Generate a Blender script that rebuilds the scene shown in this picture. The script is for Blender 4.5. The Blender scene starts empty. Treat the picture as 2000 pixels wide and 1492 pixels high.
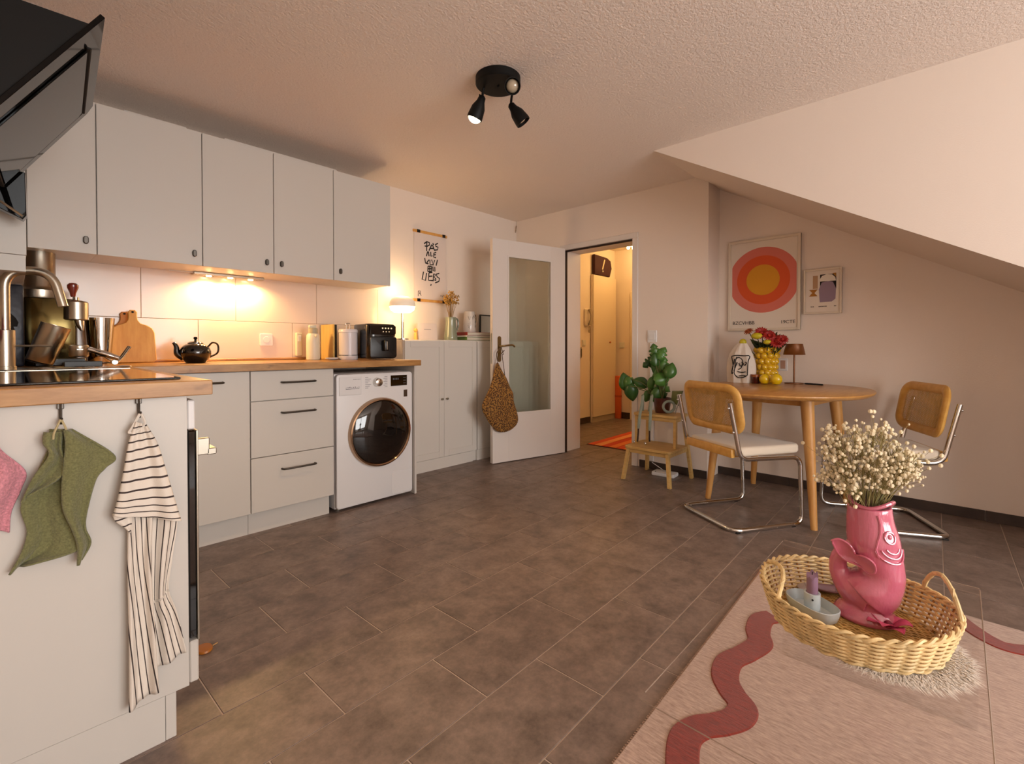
import bpy, bmesh, math, random
from mathutils import Vector, Matrix

random.seed(7)
S = bpy.context.scene
C = S.collection
PI = math.pi

# ------------------------------------------------------------------ camera
F_PX, CX, CY = 925.0, 1000.0, 690.4
ANG = math.radians(43.58) - 0.0045
PITCH = -0.0132
_ex = Vector((math.sin(ANG), math.cos(ANG), 0))
_ey = Vector((-math.cos(ANG), math.sin(ANG), 0))
# rows: camera right / forward / up written in world axes
_right = Vector((_ex[0], _ey[0], 0))
_f0 = Vector((_ex[1], _ey[1], 0))
_up0 = Vector((0, 0, 1))
_fwd = _f0 * math.cos(PITCH) + _up0 * math.sin(PITCH)
_up = -_f0 * math.sin(PITCH) + _up0 * math.cos(PITCH)
EYE = Vector((0, 0, 1.0))
cam_data = bpy.data.cameras.new('camera')
cam_data.sensor_width = 36.0
cam_data.sensor_fit = 'HORIZONTAL'
cam_data.lens = 36.0 * F_PX / 2000.0
cam_data.shift_y = -(746.0 - CY) / 2000.0
cam_data.clip_start = 0.02
cam = bpy.data.objects.new('camera', cam_data)
C.objects.link(cam)
cam.matrix_world = Matrix((( _right[0], _up[0], -_fwd[0], EYE[0]),
                           ( _right[1], _up[1], -_fwd[1], EYE[1]),
                           ( _right[2], _up[2], -_fwd[2], EYE[2]),
                           (0, 0, 0, 1)))
S.camera = cam

def P(px, py, X=None, Y=None, Z=None):
    """pixel of the 2000x1492 photo -> point on a known plane of the room"""
    d = _right * (px - CX) + _fwd * F_PX + _up * (CY - py)
    t = X / d.x if X is not None else Y / d.y if Y is not None else (Z - 1.0) / d.z
    return Vector((d.x * t, d.y * t, 1.0 + d.z * t))

# ------------------------------------------------------------------ light and exposure
S.view_settings.view_transform = 'Standard'
S.view_settings.look = 'None'
S.view_settings.gamma = 1.0
S.view_settings.use_curve_mapping = False
S.view_settings.exposure = 0.0
w = bpy.data.worlds.new('sky'); S.world = w; w.use_nodes = True
bg = w.node_tree.nodes['Background']
bg.inputs[0].default_value = (1.0, 0.965, 0.94, 1)
bg.inputs[1].default_value = 10.5

def lamp(name, kind, loc, energy, color, rot=None, **kw):
    l = bpy.data.lights.new(name, kind); l.energy = energy; l.color = color
    for k, v in kw.items(): setattr(l, k, v)
    o = bpy.data.objects.new(name, l); C.objects.link(o); o.location = loc
    if rot is not None: o.rotation_euler = rot
    return o
def aim(o, target):
    d = Vector(target) - o.location
    o.rotation_euler = d.to_track_quat('-Z', 'Y').to_euler()
WARM = (1.0, 0.60, 0.24)

# room figures (metres)
XL, YW, XD, XP, YR, HC = -0.33, 3.35, 3.62, 3.85, 1.38, 2.30
X1, YS, SL = 2.94, 1.48, 0.574          # dormer cheek, where the roof slope starts, its fall
YWIN = -2.9
YK = -0.75                              # unseen low wall, set close in to shade the dining wall
# portal in the window opening behind the camera (samples the sky, gives no light of its own)
pl = lamp('window_portal', 'AREA', (1.15, YWIN - 0.02, 1.25), 1, (1, 1, 1), (PI/2, 0, 0),
          shape='RECTANGLE', size=2.3, size_y=1.8)
pl.data.cycles.is_portal = True
aim(pl, (1.15, 3, 1.25))

# ------------------------------------------------------------------ helpers: meshes
def BM(): return bmesh.new()
def box(bm, x0, x1, y0, y1, z0, z1, bev=0.0, seg=1, M=None):
    cs = [(x0,y0,z0),(x1,y0,z0),(x1,y1,z0),(x0,y1,z0),(x0,y0,z1),(x1,y0,z1),(x1,y1,z1),(x0,y1,z1)]
    if M is not None: cs = [M @ Vector(c) for c in cs]
    v = [bm.verts.new(c) for c in cs]
    fs = [bm.faces.new([v[i] for i in q]) for q in ((3,2,1,0),(4,5,6,7),(0,1,5,4),(1,2,6,5),(2,3,7,6),(3,0,4,7))]
    if bev > 0:
        es = list({e for f in fs for e in f.edges})
        bmesh.ops.bevel(bm, geom=es, offset=bev, segments=seg, affect='EDGES', profile=0.5)
    return bm
def frame_at(d):
    d = d.normalized()
    a = Vector((0,0,1)) if abs(d.z) < 0.9 else Vector((1,0,0))
    u = d.cross(a).normalized(); return u, u.cross(d).normalized()
def tube(bm, pts, r, n=8, closed=False, caps=True, flat=1.0, up=None, flatn=None):
    pts = [Vector(p) for p in pts]; m = len(pts); rings = []
    rr = r if isinstance(r, (list, tuple)) else [r]*m
    u = None
    for i, p in enumerate(pts):
        a = pts[(i-1) % m] if (closed or i > 0) else p
        b = pts[(i+1) % m] if (closed or i < m-1) else p
        d = (b - a).normalized() if (b-a).length > 1e-9 else Vector((0,0,1))
        if u is None: u = frame_at(d)[0] if up is None else Vector(up)
        u = (u - d*u.dot(d))
        u = u.normalized() if u.length > 1e-6 else frame_at(d)[0]
        w_ = d.cross(u)
        if flatn is not None:
            w_ = Vector(flatn); u = w_.cross(d).normalized()
        rings.append([bm.verts.new(p + u*math.cos(2*PI*k/n)*rr[i] + w_*math.sin(2*PI*k/n)*rr[i]*flat) for k in range(n)])
    for i in range(m if closed else m-1):
        A, B = rings[i], rings[(i+1) % m]
        for k in range(n):
            bm.faces.new((A[k], A[(k+1)%n], B[(k+1)%n], B[k]))
    if caps and not closed:
        bm.faces.new(rings[0][::-1]); bm.faces.new(rings[-1])
    return bm
def cyl(bm, p0, p1, r0, r1=None, n=16):
    return tube(bm, [p0, p1], [r0, r0 if r1 is None else r1], n)
def lathe(bm, prof, n=24, c=(0,0,0), sx=1.0, sy=1.0, rot=0.0, M=None, cap0=True, cap1=True):
    rings = []
    for r, z in prof:
        ring = []
        for k in range(n):
            a = 2*PI*k/n; x, y = r*math.cos(a)*sx, r*math.sin(a)*sy
            q = Vector((c[0] + x*math.cos(rot)-y*math.sin(rot), c[1] + x*math.sin(rot)+y*math.cos(rot), c[2] + z))
            ring.append(bm.verts.new(M @ q if M is not None else q))
        rings.append(ring)
    for A, B in zip(rings, rings[1:]):
        for k in range(n): bm.faces.new((A[k], A[(k+1)%n], B[(k+1)%n], B[k]))
    if cap0: bm.faces.new(rings[0][::-1])
    if cap1: bm.faces.new(rings[-1])
    return bm
def ball(bm, c, r, sx=1, sy=1, sz=1, n=12, m=7, M=None):
    prof = [(max(1e-4, math.sin(PI*i/m))*r, -math.cos(PI*i/m)*r*sz) for i in range(m+1)]
    return lathe(bm, prof, n, c, sx, sy, M=M, cap0=False, cap1=False)
def prism(bm, pts, d, bev=0.0, seg=1):
    """polygon (list of 3D points) pushed along vector d"""
    d = Vector(d); a = [bm.verts.new(Vector(p)) for p in pts]; b = [bm.verts.new(Vector(p)+d) for p in pts]
    n = len(a); fs = [bm.faces.new(a[::-1]), bm.faces.new(b)]
    for i in range(n): fs.append(bm.faces.new((a[i], a[(i+1)%n], b[(i+1)%n], b[i])))
    bmesh.ops.recalc_face_normals(bm, faces=fs)
    if bev > 0:
        es = list({e for f in fs[:2] for e in f.edges})
        bmesh.ops.bevel(bm, geom=es, offset=bev, segments=seg, affect='EDGES', profile=0.5)
    return bm
def grid(bm, fn, nu, nv, thick=0.0, uv=None):
    V = [[bm.verts.new(fn(i/nu, j/nv)) for j in range(nv+1)] for i in range(nu+1)]
    lay = bm.loops.layers.uv.verify()
    for i in range(nu):
        for j in range(nv):
            f = bm.faces.new((V[i][j], V[i+1][j], V[i+1][j+1], V[i][j+1]))
            for l, (a, b) in zip(f.loops, ((i,j),(i+1,j),(i+1,j+1),(i,j+1))):
                q = (a/nu, b/nv); l[lay].uv = uv(*q) if uv else q
    return bm
def rrect(w, h, r, n=5):
    """rounded rectangle outline centred on 0, list of (x, y)"""
    o = []
    for cx, cy, a0 in ((w/2-r, h/2-r, 0), (-w/2+r, h/2-r, PI/2), (-w/2+r, -h/2+r, PI), (w/2-r, -h/2+r, 1.5*PI)):
        for k in range(n+1):
            a = a0 + PI/2*k/n; o.append((cx + r*math.cos(a), cy + r*math.sin(a)))
    return o
def bez(pts, n=8):
    """Catmull-Rom through points"""
    p = [Vector(q) for q in pts]; o = []
    p = [p[0]*2-p[1]] + p + [p[-1]*2-p[-2]]
    for i in range(1, len(p)-2):
        for k in range(n):
            t = k/n; a, b, c, d = p[i-1], p[i], p[i+1], p[i+2]
            o.append(0.5*((2*b)+(c-a)*t+(2*a-5*b+4*c-d)*t*t+(3*b-a-3*c+d)*t**3))
    o.append(p[-2]); return o
def fillet(pts, r, n=5):
    p = [Vector(q) for q in pts]; o = [p[0]]
    for i in range(1, len(p)-1):
        a = (p[i-1]-p[i]); b = (p[i+1]-p[i]); k = min(r, a.length*0.49, b.length*0.49)
        s, e = p[i]+a.normalized()*k, p[i]+b.normalized()*k
        for j in range(n+1):
            t = j/n; o.append(s*(1-t)**2 + p[i]*2*t*(1-t) + e*t*t)
    o.append(p[-1]); return o

def props(o, label=None, cat=None, group=None, kind=None):
    if label: o['label'] = label
    if cat: o['category'] = cat
    if group: o['group'] = group
    if kind: o['kind'] = kind
    return o
def obj(name, bm, m, parent=None, label=None, cat=None, group=None, kind=None, smooth=40, loc=None, solid=0.0, sub=0):
    me = bpy.data.meshes.new(name); bmesh.ops.recalc_face_normals(bm, faces=bm.faces[:]) if not solid else None
    bm.to_mesh(me); bm.free()
    if m is not None:
        for q in (m if isinstance(m, (list, tuple)) else [m]): me.materials.append(q)
    if smooth:
        me.shade_smooth(); me.set_sharp_from_angle(angle=math.radians(smooth))
    o = bpy.data.objects.new(name, me); C.objects.link(o)
    if parent is not None: o.parent = parent
    if loc is not None: o.location = loc
    if solid:
        md = o.modifiers.new('thickness', 'SOLIDIFY'); md.thickness = solid; md.offset = 0
    if sub:
        md = o.modifiers.new('smooth', 'SUBSURF'); md.levels = sub; md.render_levels = sub
    return props(o, label, cat, group, kind)
def thing(name, label, cat, loc=(0,0,0), rz=0.0, group=None):
    o = bpy.data.objects.new(name, None); C.objects.link(o); o.empty_display_size = 0.05
    o.location = loc; o.rotation_euler = (0, 0, rz)
    return props(o, label, cat, group)
def copy_tree(o, parent=None):
    c = o.copy(); C.objects.link(c); c.parent = parent
    for ch in list(o.children): copy_tree(ch, c)
    return c
def text_mesh(body, size, depth=0.0004):
    cu = bpy.data.curves.new('lettering', 'FONT'); cu.body = body; cu.size = size; cu.extrude = depth
    cu.align_x = 'CENTER'; cu.align_y = 'CENTER'
    t = bpy.data.objects.new('lettering', cu); C.objects.link(t)
    dg = bpy.context.evaluated_depsgraph_get(); me = bpy.data.meshes.new_from_object(t.evaluated_get(dg))
    bpy.data.objects.remove(t); return me
def lettering(body, size, M, m, parent):
    me = text_mesh(body, size); me.transform(M); me.materials.clear(); me.materials.append(m)
    o = bpy.data.objects.new('lettering', me); C.objects.link(o); o.parent = parent
    return o

# ------------------------------------------------------------------ helpers: materials
def lin(h):
    h = h.lstrip('#'); v = [int(h[i:i+2], 16)/255 for i in (0, 2, 4)]
    return tuple(c/12.92 if c <= 0.04045 else ((c+0.055)/1.055)**2.4 for c in v) + (1,)
def nodes(name):
    m = bpy.data.materials.new(name); m.use_nodes = True
    nt = m.node_tree; return m, nt, nt.nodes['Principled BSDF']
def tex_coord(nt, scale=(1,1,1), kind='Object'):
    tc = nt.nodes.new('ShaderNodeTexCoord'); mp = nt.nodes.new('ShaderNodeMapping')
    mp.inputs['Scale'].default_value = scale
    nt.links.new(tc.outputs[kind], mp.inputs[0]); return mp.outputs[0]
def noise(nt, vec, scale, detail=3, rough=0.5):
    n = nt.nodes.new('ShaderNodeTexNoise'); n.inputs['Scale'].default_value = scale
    n.inputs['Detail'].default_value = detail; n.inputs['Roughness'].default_value = rough
    nt.links.new(vec, n.inputs['Vector']); return n.outputs['Fac']
def ramp(nt, fac, stops):
    r = nt.nodes.new('ShaderNodeValToRGB'); e = r.color_ramp.elements
    while len(e) < len(stops): e.new(0.5)
    for el, (p, c) in zip(e, stops): el.position = p; el.color = c
    nt.links.new(fac, r.inputs[0]); return r.outputs[0]
def bump(nt, b, height, strength, dist=0.002):
    n = nt.nodes.new('ShaderNodeBump'); n.inputs['Strength'].default_value = strength; n.inputs['Distance'].default_value = dist
    nt.links.new(height, n.inputs['Height']); nt.links.new(n.outputs[0], b.inputs['Normal'])
def mat(name, col, rough=0.5, metal=0.0, var=0.0, vscale=6.0, bmp=0.0, bscale=200.0, bdist=0.001, emit=None, estr=0.0, coat=0.0, spec=None, sheen=0.0, trans=0.0, ior=None):
    m, nt, b = nodes(name); c = lin(col) if isinstance(col, str) else tuple(col)+(1,)*(4-len(col))
    b.inputs['Base Color'].default_value = c; b.inputs['Roughness'].default_value = rough; b.inputs['Metallic'].default_value = metal
    if spec is not None: b.inputs['Specular IOR Level'].default_value = spec
    if coat: b.inputs['Coat Weight'].default_value = coat; b.inputs['Coat Roughness'].default_value = 0.06
    if sheen: b.inputs['Sheen Weight'].default_value = sheen
    if trans: b.inputs['Transmission Weight'].default_value = trans
    if ior: b.inputs['IOR'].default_value = ior
    v = tex_coord(nt)
    if var:
        f = noise(nt, v, vscale, 4, 0.6)
        lo = tuple(x*(1-var) for x in c[:3])+(1,); hi = tuple(min(1, x*(1+var)) for x in c[:3])+(1,)
        nt.links.new(ramp(nt, f, [(0.3, lo), (0.7, hi)]), b.inputs['Base Color'])
    if bmp: bump(nt, b, noise(nt, v, bscale, 2, 0.5), bmp, bdist)
    if emit: b.inputs['Emission Color'].default_value = lin(emit) if isinstance(emit, str) else tuple(emit)+(1,); b.inputs['Emission Strength'].default_value = estr
    return m
def wood(name, c1, c2, scale=(1,1,1), rough=0.4, ns=8.0, bmp=0.05, knots=False, coat=0.0):
    m, nt, b = nodes(name); v = tex_coord(nt, scale)
    f = noise(nt, v, ns, 6, 0.65)
    st = [(0.32, lin(c1)), (0.68, lin(c2))]
    col = ramp(nt, f, st)
    if knots:
        v2 = tex_coord(nt, (3, 3, 7)); f2 = noise(nt, v2, 3.2, 3, 0.5)
        mx = nt.nodes.new('ShaderNodeMix'); mx.data_type = 'RGBA'; mx.blend_type = 'MULTIPLY'
        nt.links.new(ramp(nt, f2, [(0.22, lin('#6b4a2c')), (0.36, (1,1,1,1))]), mx.inputs[7]); nt.links.new(col, mx.inputs[6]); mx.inputs[0].default_value = 0.8
        col = mx.outputs[2]
    nt.links.new(col, b.inputs['Base Color']); b.inputs['Roughness'].default_value = rough
    if coat: b.inputs['Coat Weight'].default_value = coat
    if bmp: bump(nt, b, f, bmp)
    return m
def steel(name, col, rough=0.25, brushed=True):
    m, nt, b = nodes(name); b.inputs['Base Color'].default_value = lin(col); b.inputs['Metallic'].default_value = 1
    b.inputs['Roughness'].default_value = rough
    if brushed:
        v = tex_coord(nt, (60, 60, 1)); bump(nt, b, noise(nt, v, 12, 2), 0.03)
    return m
def clear(name, tint, refl=1.0, rough=0.0, ior=1.45):
    """thin clear sheet: transparent with a Fresnel reflection"""
    m = bpy.data.materials.new(name); m.use_nodes = True; nt = m.node_tree; nt.nodes.clear()
    o = nt.nodes.new('ShaderNodeOutputMaterial'); t = nt.nodes.new('ShaderNodeBsdfTransparent'); t.inputs[0].default_value = tint
    g = nt.nodes.new('ShaderNodeBsdfGlossy'); g.inputs['Roughness'].default_value = rough; g.inputs['Color'].default_value = (refl, refl, refl, 1)
    lw = nt.nodes.new('ShaderNodeLayerWeight'); lw.inputs[0].default_value = 0.5; mx = nt.nodes.new('ShaderNodeMixShader')
    pw = nt.nodes.new('ShaderNodeMath'); pw.operation = 'POWER'; pw.inputs[1].default_value = 5.0; nt.links.new(lw.outputs['Facing'], pw.inputs[0])
    ma = nt.nodes.new('ShaderNodeMath'); ma.operation = 'MULTIPLY_ADD'; ma.inputs[1].default_value = 0.40; ma.inputs[2].default_value = 0.006; nt.links.new(pw.outputs[0], ma.inputs[0])
    nt.links.new(ma.outputs[0], mx.inputs[0]); nt.links.new(t.outputs[0], mx.inputs[1]); nt.links.new(g.outputs[0], mx.inputs[2]); nt.links.new(mx.outputs[0], o.inputs[0])
    return m

M = {}
def plaster(name, col, scale, strength, dist):
    m, nt, b = nodes(name); v = tex_coord(nt)
    b.inputs['Base Color'].default_value = lin(col); b.inputs['Roughness'].default_value = 0.9
    n1 = noise(nt, v, scale, 3, 0.6); bump(nt, b, n1, strength, dist); return m
M['wall'] = plaster('wall_plaster', '#ebddd1', 170, 0.25, 0.003)
M['ceiling'] = plaster('ceiling_wallpaper', '#f1e4da', 95, 0.9, 0.006)
M['hallwall'] = plaster('hall_plaster', '#e9d8c0', 170, 0.2, 0.003)
def tile_floor():
    m, nt, b = nodes('floor_tile'); v = tex_coord(nt)
    oi = nt.nodes.new('ShaderNodeObjectInfo'); ad = nt.nodes.new('ShaderNodeVectorMath'); ad.operation = 'MULTIPLY_ADD'
    cv = nt.nodes.new('ShaderNodeCombineXYZ'); nt.links.new(oi.outputs['Random'], cv.inputs[2])
    ad.inputs[1].default_value = (1, 1, 1); nt.links.new(v, ad.inputs[0]); 
    sc = nt.nodes.new('ShaderNodeVectorMath'); sc.operation = 'SCALE'; sc.inputs['Scale'].default_value = 40
    nt.links.new(cv.outputs[0], sc.inputs[0]); nt.links.new(sc.outputs[0], ad.inputs[2])
    f1 = noise(nt, ad.outputs[0], 9, 6, 0.72); f2 = noise(nt, ad.outputs[0], 55, 4, 0.7)
    c1 = ramp(nt, f1, [(0.30, lin('#5a4d47')), (0.70, lin('#8e7b71'))])
    mx = nt.nodes.new('ShaderNodeMix'); mx.data_type = 'RGBA'; mx.blend_type = 'OVERLAY'; mx.inputs[0].default_value = 0.45
    nt.links.new(c1, mx.inputs[6]); nt.links.new(ramp(nt, f2, [(0.3, (0.35,)*3+(1,)), (0.7, (0.65,)*3+(1,))]), mx.inputs[7])
    nt.links.new(mx.outputs[2], b.inputs['Base Color'])
    b.inputs['Roughness'].default_value = 0.42; bump(nt, b, f2, 0.08, 0.002); return m
M['tile'] = tile_floor()
M['grout'] = mat('floor_grout', '#c4b2a4', 0.9)
M['skirt'] = mat('skirting_tile', '#3f322b', 0.5, var=0.2, vscale=12)
M['white_lac'] = mat('white_cabinet_lacquer', '#cfcac3', 0.38)
M['white_wood'] = mat('white_wood_veneer', '#ddd7cf', 0.5)
M['white_pl'] = mat('white_plastic', '#e4e2e2', 0.35)
M['white_door'] = mat('white_door_paint', '#e3dad3', 0.42)
M['chrome'] = steel('chrome', '#d8d6d2', 0.08, False)
M['steel'] = steel('brushed_steel', '#b9b2a4', 0.28)
M['darksteel'] = steel('dark_metal', '#5a5550', 0.35)
M['black'] = mat('black_plastic', '#0c0c0d', 0.35)
M['blackgl'] = mat('black_glass', '#050506', 0.03, coat=1.0)
M['blackmatte'] = mat('black_metal_matte', '#0a0908', 0.55, spec=0.25)
M['dark'] = mat('dark_gap', '#161311', 0.9)
M['worktop'] = wood('worktop_oak', '#9c6c3a', '#c2935a', (1.2, 6, 6), 0.35, 5, 0.04, knots=True)
M['beech'] = wood('cutting_board_beech', '#c98c40', '#dfac5e', (6, 6, 1), 0.5, 4)
M['oak'] = wood('table_oak', '#b07a3e', '#c89452', (1, 7, 7), 0.35, 4, coat=0.15)
M['oakleg'] = wood('leg_oak', '#b98142', '#d09d5c', (7, 7, 1), 0.4, 4)
M['bamboo'] = wood('bamboo', '#be9653', '#d4af70', (8, 1, 8), 0.45, 6)
M['chairwood'] = wood('chair_beech', '#cc9644', '#deae5e', (1, 6, 6), 0.38, 4)
M['cane'] = mat('cane', '#d8ae66', 0.5, var=0.15, vscale=30)
M['cream_fab'] = mat('cream_fabric', '#d9cbb8', 0.9, bmp=0.3, bscale=300, sheen=0.3)
M['brown_trim'] = mat('dark_red_brown', '#7a2b20', 0.5)

# ------------------------------------------------------------------ the room
def struct(name, bm, m, parent=None, label=None, smooth=0):
    return obj(name, bm, m, parent, label=label, kind='structure' if parent is None else None, smooth=smooth)

# floor: grout bed + single tiles
b = BM(); box(b, XL-0.1, 6.3, -3.1, 3.75, -0.05, -0.002)
floor = struct('floor', b, M['grout'], label='dark brown tiled floor with pale grout lines')
TL, TW, G = 0.5, 0.2465, 0.0038
tile_me = None
tr = math.radians(1.6); cr, sr = math.cos(tr), math.sin(tr)
b = BM(); box(b, G/2, TL-G/2, G/2, TW-G/2, -0.012, 0.0, 0.0008)
tile_me = bpy.data.meshes.new('tile'); b.to_mesh(tile_me); b.free(); tile_me.materials.append(M['tile'])
org = Vector((0.9, 0.725))
offs = {}
for k in range(-15, 12):
    off = (0.0 if k % 2 else 0.25) + 0.03*math.sin(k*2.1) + 0.009
    for i in range(-5, 12):
        u, v = i*TL+off, k*TW
        x, y = org.x + u*cr - v*sr, org.y + u*sr + v*cr
        cx_, cy_ = x+TL/2, y+TW/2
        if cx_ > 6.0 or cy_ > 3.72 or cx_ < -0.4 or cy_ < -2.9: continue
        if cx_ > 4.05 and cy_ < 1.5: continue
        if cx_ < 4.0 and cy_ > 3.2: continue
        if cx_ < 0.35 and cy_ > 1.6: continue
        if cx_ > 3.15 and cy_ < -0.9: continue
        o = bpy.data.objects.new('tile', tile_me); C.objects.link(o); o.parent = floor
        o.location = (x, y, 0); o.rotation_euler = (0, 0, tr)

def poly(bm, pts): bm.faces.new([bm.verts.new(p) for p in pts]); return bm
# kitchen wall
b = BM(); box(b, XL-0.1, XD+0.3, YW, YW+0.12, 0, HC)
wall_back = struct('wall_back', b, M['wall'], label='pale plaster wall behind the kitchen run')
b = BM(); box(b, XL-0.12, XL, YWIN-0.2, YW+0.1, 0, HC)
struct('wall_left', b, M['wall'], label='pale wall on the side of the range hood')
# door wall with opening (four blocks, one mesh)
DY0, DY1, DH = 2.005, 2.735, 1.93
b = BM()
box(b, XD, XD+0.25, DY1, YW+0.02, 0, HC)
box(b, XD, XD+0.25, YR, DY0, 0, HC)
box(b, XD, XD+0.25, DY0, DY1, DH, HC)
wall_right = struct('wall_right', b, M['wall'], label='pale plaster wall around the doorway')
# poster wall
b = BM(); box(b, XP, XP+0.12, YK-0.1, YR+0.05, 0, HC)
wall_end = struct('wall_end', b, M['wall'], label='pale wall with the two framed prints under the roof slope')
# sloped ceiling between the cheek and the poster wall
z_at = lambda y: HC + SL*(y-YS)

b = BM()
prism(b, [(X1+0.02, YS, HC), (X1+0.02, YK, z_at(YK)), (X1+0.02, YK, z_at(YK)+0.12), (X1+0.02, YS, HC+0.12)], (XP-X1, 0, 0))
struct('ceiling_slope', b, M['wall'], label='sloped attic ceiling above the dining corner')
# dormer cheek: triangle between slope and flat ceiling
b = BM()
prism(b, [(X1, YS, HC), (X1, YWIN, HC), (X1, YWIN, 0), (X1, YK, 0), (X1, YK, z_at(YK))], (0.02, 0, 0))
struct('wall_dormer', b, M['wall'], label='bright triangular dormer cheek above the roof slope')
# unseen low wall under the slope, placed to shade the dining corner; window wall behind the camera
b = BM(); box(b, X1+0.021, XP+0.1, YK-0.12, YK, 0, 1.1)
struct('wall_knee', b, M['wall'])
WX0, WX1, WZ0, WZ1 = 0.0, 2.3, 0.35, 2.15
b = BM()
box(b, XL-0.1, WX0, YWIN-0.2, YWIN, 0, HC); box(b, WX1, X1+0.02, YWIN-0.2, YWIN, 0, HC)
box(b, WX0, WX1, YWIN-0.2, YWIN, 0, WZ0); box(b, WX0, WX1, YWIN-0.2, YWIN, WZ1, HC)
struct('wall_front', b, M['wall'], label='window wall')
win = struct('window_1', box(BM(), WX0, WX1, YWIN-0.11, YWIN-0.05, WZ0, WZ0+0.06), M['white_pl'], label='wide dormer window')
for x in (WX0, (WX0+WX1)/2-0.04, WX1-0.06):
    obj('window_frame', box(BM(), x, x+0.07, YWIN-0.11, YWIN-0.05, WZ0+0.06, WZ1-0.06, 0.004), M['white_pl'], win)
obj('window_frame', box(BM(), WX0, WX1, YWIN-0.11, YWIN-0.05, WZ1-0.06, WZ1, 0.004), M['white_pl'], win)
M['pane'] = clear('window_pane', (0.97, 0.98, 0.98, 1))
for x0, x1 in ((WX0+0.07, (WX0+WX1)/2-0.04), ((WX0+WX1)/2+0.03, WX1-0.06)):
    obj('pane', poly(BM(), [(x0, YWIN-0.08, WZ0+0.06), (x1, YWIN-0.08, WZ0+0.06), (x1, YWIN-0.08, WZ1-0.06), (x0, YWIN-0.08, WZ1-0.06)]), M['pane'], win)
# ceiling: flat part (up to the cheek, and full depth beyond the slope start)
b = BM(); box(b, XL-0.1, X1, YWIN-0.2, YW+0.1, HC, HC+0.1); box(b, X1, XD+0.25, YS, YW+0.1, HC, HC+0.1)
struct('ceiling', b, M['ceiling'], label='flat ceiling with textured wallpaper')

# hall
b = BM(); box(b, XD+0.2, 6.3, 3.56, 3.68, 0, 2.4)
hall_l = struct('wall_hall_side', b, M['hallwall'], label='hall wall with the door phone')
b = BM(); box(b, 5.90, 6.02, 1.5, 3.7, 0, 2.4)
hall_b = struct('wall_hall_end', b, M['hallwall'], label='end wall of the hall')
b = BM(); box(b, XD+0.25, 6.3, 1.5, 1.6, 0, 2.4); box(b, XD+0.13, XD+0.25, YW, 3.6, 0, 2.4)
struct('wall_hall_near', b, M['hallwall'])
b = BM(); box(b, XD+0.25, 6.3, 1.5, 3.7, 2.36, 2.45)
struct('ceiling_hall', b, M['hallwall'], label='hall ceiling')

# skirtings: single tiles
def skirt(name, p0, p1, nrm, h=0.06, step=0.5):
    p0, p1 = Vector(p0), Vector(p1); d = (p1-p0); L = d.length; d.normalize(); nn = Vector(nrm)
    root = None; s = 0.0
    while s < L-1e-4:
        e = min(L, s+step)
        a, c_ = p0+d*(s+0.001), p0+d*(e-0.001)
        b = BM(); prism(b, [a, c_, c_+nn*0.009, a+nn*0.009], (0, 0, h), 0.001)
        if root is None: root = struct(name, b, M['skirt'], label='dark brown tile skirting')
        else: obj('skirting_tile', b, M['skirt'], root, smooth=0)
        s = e
    return root
skirt('baseboard_right', (XD, 1.94, 0.0), (XD, YR, 0.0), (-1, 0, 0))
skirt('baseboard_end', (XP, YR, 0.0), (XP, YK, 0.0), (-1, 0, 0))
skirt('baseboard_hall', (XD+0.25, 3.56, 0), (5.28, 3.56, 0), (0, -1, 0), 0.08)
skirt('baseboard_hall_end', (5.90, 3.47, 0), (5.90, 3.31, 0), (-1, 0, 0), 0.09)

# door frame (white steel-look casing) as trim
b = BM()
for y0, y1 in ((DY1-0.005, DY1+0.045), (DY0-0.045, DY0+0.005)):
    box(b, XD-0.012, XD+0.262, y0, y1, 0, DH-0.0125, 0.002)
box(b, XD-0.012, XD+0.262, DY0-0.045, DY1+0.045, DH-0.012, DH+0.035, 0.002)
trim = struct('trim_1', b, M['white_door'], label='white door casing around the hall opening')
b = BM()
box(b, XD+0.012, XD+0.03, DY1-0.018, DY1-0.004, 0, DH-0.01); box(b, XD+0.012, XD+0.03, DY0, DY1, DH-0.026, DH-0.011)
box(b, XD+0.012, XD+0.03, DY0+0.005, DY0+0.014, 0, DH-0.01)
obj('rubber_seal', b, mat('brown_rubber', '#2b1609', 0.7), trim, smooth=0, label='dark rubber door seal')
for z in (0.35, 1.55):
    obj('hinge', cyl(BM(), (XD-0.02, DY1+0.006, z), (XD-0.02, DY1+0.006, z+0.09), 0.008, n=10), M['steel'], trim)

# wall tiles behind the worktop: big white tiles, single pieces
M['walltile'] = mat('white_wall_tile', '#e4d2c4', 0.14, bmp=0.06, bscale=14, bdist=0.004)
M['tilegrout'] = mat('tile_joint', '#b99a7d', 0.8)
b = BM(); box(b, XL, 2.0, YW-0.005, YW, 0.9, 1.455)
sp = obj('tile_bed', b, M['tilegrout'], wall_back, smooth=0)
def wtile(x0, x1, z0, z1):
    b = BM(); box(b, x0+0.0012, x1-0.0012, YW-0.011, YW-0.004, z0+0.0012, z1-0.0012, 0.001)
    obj('wall_tile', b, M['walltile'], wall_back, smooth=0)
xs = [XL, 0.02, 0.507, 0.986, 1.506, 1.995]
for a, c_ in zip(xs, xs[1:]): wtile(a, c_, 1.166, 1.455)
xs = [XL, 0.24, 0.781, 1.336, 1.83, 1.995]
for a, c_ in zip(xs, xs[1:]): wtile(a, c_, 0.9, 1.166)

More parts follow.
